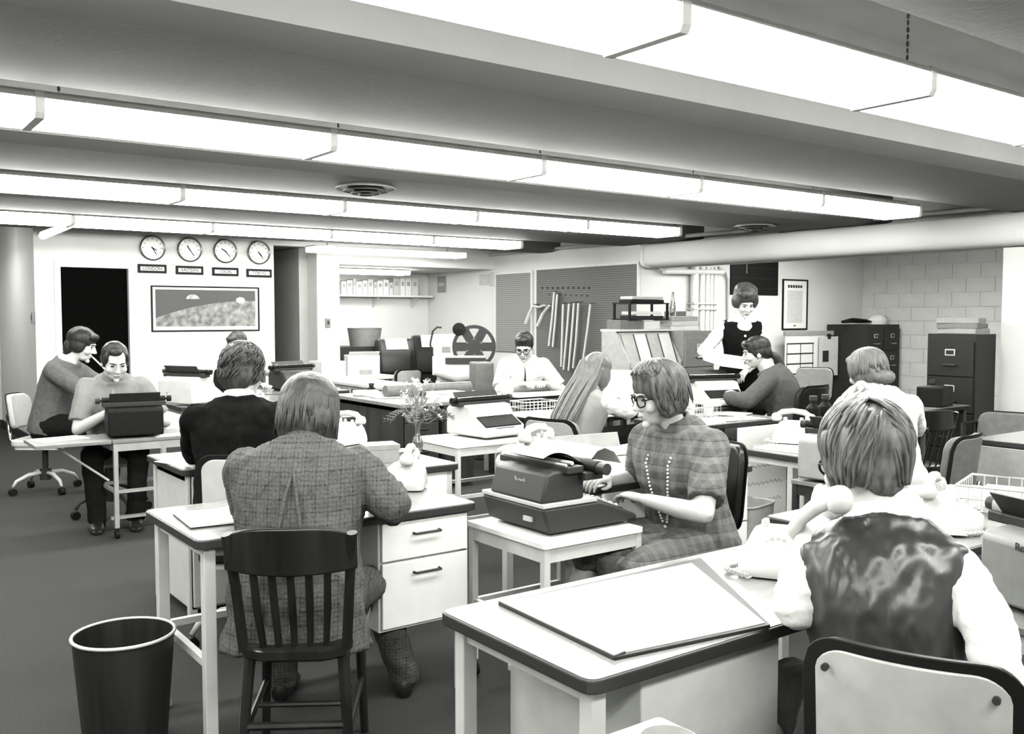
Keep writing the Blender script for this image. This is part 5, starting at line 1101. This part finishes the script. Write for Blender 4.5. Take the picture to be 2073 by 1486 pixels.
M_trous = mat('dark_trousers', .01, .9, bump=(20, .3, .02), spec=.1); M_satin = mat('satin_vest', .024, .36, ns=(3, .2), spec=1.2); M_gdress = mat('grey_wool', .065, .9, ns=(60, .2), bump=(18, .3, .02)); M_leather = mat('shoe_leather', .015, .3); M_striped = mat('pale_dress', .22, .85, ns=(10, .1))
# 1 man in the checked jacket
p1 = person('long-haired man in a checked tweed jacket, seated with his back to us', (1.245, 2.895), 57, .455, 1.01, 7, 25, head=(8, 22, 0), lh=(1.46, 3.34, .80), rh=(1.78, 3.30, .80), re=at(792, 1022, 3.17), lp=-RT * .45 - UP * .9, lf=(1.40, 3.4, 0), rf=(1.80, 3.16, 0), top='jacket', topm=M_tweed, bottomm=M_tweed, hair=hair_bob, hairm=H_bob, shoem=M_leather, low=-.16, collar=M_tweed, wr=.010, bulk=1.2, face=True, curl=(.4, .4))
sp1, h1, r1 = p1['spine'], p1['h'], p1['r']
def back1(t, off, dep): c, d = sp1(t); v = r1.cross(d); v = v if v.dot(h1) > 0 else -v; return c - p1['base'] + r1 * off - v * dep
g = MB(); A1 = [back1(.37, .0, .168), back1(.30, -.018, .172), back1(.22, -.034, .166), back1(.17, -.042, .158)]; B1 = [back1(.37, .002, .168), back1(.30, .016, .172), back1(.22, .03, .166), back1(.17, .036, .158)]
for P in (A1, B1): g.tube(P, [.004, .006, .007, .004], 6)
g.tube([A1[-1], back1(.15, 0, .155), B1[-1]], [.004, .008, .004], 6)
part('back_pleat', g, M_tweed, p1['T'], smooth=True)
# 2 man in the dark sweater
p2 = person('man in a black sweater with wavy hair and white collar, back turned', (1.53, 4.20), 66, .47, 1.05, 6, 14, head=(22, 10, 0), lh=(1.72, 4.62, .80), rh=(2.0, 4.55, .80), lp=-RT * 1.2 - UP * .6, top='sweater', topm=M_navy, bottomm=M_gsw, hair=hair_wavy, hairm=H_brown, shoem=M_leather, collar=M_wshirt, bulk=1.1, wr=.008)
# 3 man in the light shirt typing
p3 = person('man in a light shirt and tie typing on the black typewriter at left', (1.73, 7.26), 256, .44, 1.06, 10, 16, head=(-12, 24, 0), lh=(1.80, 6.93, .80), rh=(1.60, 6.93, .80), top='shirt', topm=M_shirt, sleeve='short', bottomm=M_trous, hair=hair_recede, hairm=H_dark, shoem=M_leather, collar=M_shirt, tie=mat('pale_tie', .42, .6, ns=(30, .4)))
# 4 man in the grey sweater
p4 = person('man in a grey sweater leaning over a far desk beside the black door', (1.54, 8.64), -34, .47, 1.12, 8, 18, head=(-6, 18, 0), lh=(2.12, 8.32, .80), rh=(1.98, 8.10, .80), top='sweater', topm=M_gsw, bottomm=M_trous, hair=hair_mop, hairm=H_dark, shoem=M_leather, collar=M_wshirt)
solo('pencil', MB().tube([p4['HM'] @ V3((.0, .1, -.06)) + p4['base'], p4['HM'] @ V3((.02, .22, -.12)) + p4['base']], .006, 6), M_paper, 'white pencil held in the mouth of the grey-sweater man', 'pencil')
# 5 hidden person by the clock wall
p5 = person('person half hidden behind the wavy-haired man, below the framed picture', (3.52, 9.28), 230, .47, 1.08, 14, 16, head=(20, 25, 0), lh=(3.6, 8.85, .79), rh=(3.4, 8.85, .79), top='shirt', topm=M_wshirt, bottomm=M_trous, hair=hair_short, hairm=H_brown, shoem=M_leather)
# 6 man in the white shirt
p6 = person('man in a white shirt and glasses writing at the desk before the slotted boards', (5.72, 7.60), 238, .45, 1.10, 12, 18, head=(16, 28, 0), lh=(5.68, 7.12, .80), rh=(5.36, 7.2, .80), top='shirt', topm=M_wshirt, sleeve='short', bottomm=M_trous, hair=hair_short, hairm=H_dark, shoem=M_leather, collar=M_wshirt, glasses=True, tie=M_blk)
# 7 long-haired woman
p7 = person('woman with long straight fair hair reading papers, seen from behind', (3.80, 4.56), 12, .43, 1.02, 12, 20, fem=True, head=(0, 14, 0), lh=(4.42, 4.90, .9), rh=(4.45, 4.62, .86), rp=RT * 1.0 - UP * .8, top='dress', topm=M_striped, sleeve='none', vest=M_wshirt, bottomm=M_striped, skirt=True, hair=hair_long, hairm=H_blond, shoem=M_leather)
g = MB(); pp = [(-.3, 0, 0), (-.15, .02, .0), (0, .035, 0), (.15, .02, 0), (.3, 0, 0)]
g.add([(x, y, 0) for x, y, z in pp] + [(x, y + .12, .3) for x, y, z in pp] + [(x, y + .003, 0) for x, y, z in pp] + [(x, y + .123, .3) for x, y, z in pp], [(i, i + 1, i + 6, i + 5) for i in range(4)] + [(i + 10, i + 15, i + 16, i + 11) for i in range(4)])
solo('newspaper', g, M_paper, 'open white newspaper held up by the long-haired woman', 'newspaper', (4.62, 4.88, .78), math.radians(-50), smooth=True)
# 8 plaid woman
p8 = person('woman in a plaid dress and glasses with a long bead necklace, typing', (2.96, 2.75), 188, .43, 1.03, 6, 16, fem=True, head=(26, 12, 0), lh=(2.69, 2.75, .725), le=at(1425, 1042, 3.62), rh=(2.72, 3.0, .765), lp=V3((.6, -.5, -.6)), rp=V3((.6, .5, -.6)), top='dress', topm=M_plaid, sleeve='short', bottomm=M_plaid, skirt=True, lf=(2.42, 2.72, 0), rf=(2.44, 2.95, 0), hair=hair_flip, hairm=H_lt, shoem=M_leather, collar=M_plaid, glasses=True, bulk=1.16, low=-.1)
# necklace
sp8 = p8['spine']; b8 = p8['base']; hh = p8['h']; r8 = p8['r']
def chest(t, off, dep): c, d = sp8(t); v = r8.cross(d); v = v if v.dot(hh) > 0 else -v; return c - b8 + r8 * off + v * dep
g = MB()
for sgn in (-1, 1):
    P = [chest(.47, sgn * .06, .075), chest(.40, sgn * .055, .158), chest(.30, sgn * .045, .172), chest(.2, sgn * .028, .168), chest(.12, sgn * .008, .162)]
    for i in range(len(P) - 1):
        for q in range(6): g.ell(P[i].lerp(P[i + 1], q / 6), .0055, n=6, m=4)
for q in range(10): g.ell(chest(.11 - q * .012, 0, .163), .0055 + .002 * (q == 0), n=6, m=4)
part('bead_necklace', g, M_white, p8['T'], smooth=True, label='long string of white beads')
# 9 standing woman
p9 = person('standing woman in a dark vest and white blouse with a bouffant, holding papers', (6.54, 5.50), 232, .45, 1.02, 2, 6, fem=True, standing=True, head=(-8, 24, 0), lh=at(1512, 748, 8.0), rh=at(1452, 722, 8.05), top='vest', topm=M_blk, vest=M_wshirt, bottomm=M_blk, skirt=True, hair=hair_bouffant, hairm=H_brown, shoem=M_leather, collar=M_wshirt, low=-.1, scoop=.468)
c, d = p9['spine'](.425); part('blouse_front', MB().ell(c - p9['base'] + p9['h'] * .09, (.07, .055, .06), Matrix.Rotation(math.radians(232 - 90), 3, 'Z')), M_wshirt, p9['T'], smooth=True)
g = MB(); g.add([(-.16, -.11, .02), (0, -.11, 0), (.2, -.1, .01), (.2, .11, .01), (0, .11, -.005), (-.16, .1, .03)] , [(0, 1, 4, 5), (1, 2, 3, 4)]); g.add([(-.16, -.11, .023), (0, -.11, .003), (.2, -.1, .013), (.2, .11, .013), (0, .11, -.002), (-.16, .1, .033)], [(5, 4, 1, 0), (4, 3, 2, 1)])
solo('paper_sheet', g, M_paper, 'white papers in the hands of the standing woman', 'paper', at(1458, 728, 7.85), math.radians(-36), 'papers lying about'); bpy.data.objects[[o.name for o in bpy.data.objects if o.get('label', '').startswith('white papers in the hands')][0]].rotation_euler = (math.radians(28), math.radians(12), math.radians(-36))
g = MB()
for q in range(4): c, d = p9['spine'](.36 - q * .11); v = p9['r'].cross(d); v = v if v.dot(p9['h']) > 0 else -v; g.ell(c - p9['base'] + v * .145, .012, n=8, m=5)
part('vest_buttons', g, M_white, p9['T'], smooth=True)
# 10 ponytail woman
p10 = person('woman in a grey jumper with a dark ponytail, seated with her back to us', (6.22, 4.70), 118, .45, 1.08, 12, 16, fem=True, head=(-20, 12, 0), lh=(5.82, 5.02, .82), rh=(6.0, 5.05, .82), lp=-RT - UP * .6, top='sweater', topm=M_gdress, bottomm=M_gdress, skirt=True, hair=hair_pony, hairm=H_dark, shoem=M_leather, bulk=1.1)
# 11 blonde on the telephone
p11 = person('blonde woman in a white blouse holding a telephone handset to her ear', (4.84, 3.0), 50, .43, 1.10, 16, 22, fem=True, head=(-30, 14, 0), lh=at(1716, 815, 5.3), rh=(5.35, 3.4, .80), lp=-RT * .4 - UP * .9 + FW * .3, rp=RT - UP * .5, top='shirt', topm=M_wshirt, bottomm=M_trous, skirt=True, hair=hair_chignon, hairm=H_blond, shoem=M_leather, bulk=1.12, curl=(1.0, .5), wr=.008)
# 12 nearest woman
p12 = person('gray-haired woman in a satin vest on the telephone, nearest the camera', (1.87, 1.14), 48, .43, .99, 8, 16, fem=True, head=(-24, 10, 0), lh=at(1658, 1060, 2.26), le=at(1612, 1226, 2.15), rh=at(2042, 1475, 1.88), re=at(2003, 1270, 1.97), lp=-UP * 1.0 + FW * .3 - RT * .12, rp=-FW * 1.0 + RT * .15, rf=(2.25, 1.42, 0), lf=(2.10, 1.55, 0), top='vest', topm=M_satin, vest=M_wshirt, collar=M_wshirt, bottomm=M_gdress, skirt=True, hair=hair_upsweep, hairm=H_gray, shoem=M_leather, bulk=1.1, curl=(1.0, .35), glasses=True, wr=.007, low=-.1, scoop=.5)
def held(label, p, k, c, d, out, sc=1.0):
    t = thing('telephone_handset', label, 'telephone handset', c, 0, 'lifted handsets'); o = obj('handset', handset_mesh(), t)
    x = d.normalized(); z = (out - x * out.dot(x)).normalized(); y = z.cross(x); o.rotation_euler = Matrix((x, y, z)).transposed().to_euler(); o.scale = (sc,) * 3; return t
for p, lb, sc in ((p12, 'white telephone handset held to the nearest woman\'s ear', 1.1), (p11, 'white telephone handset held by the blonde woman', 1.1)):
    hm = p['HM']; b0 = p['base']; ear = hm @ V3((-.095, .0, -.01)) + b0; mouth = hm @ V3((-.075, .10, -.075)) + b0
    A, E, W = p['arms'][-1]; dd = (p['R3'] @ V3((.12, 1, -.5))).normalized(); ec = at(1684, 1012, 2.12) if p is p12 else at(1738, 782, 5.25); held(lb, p, -1, ec + dd * .1, dd, -RT, sc)
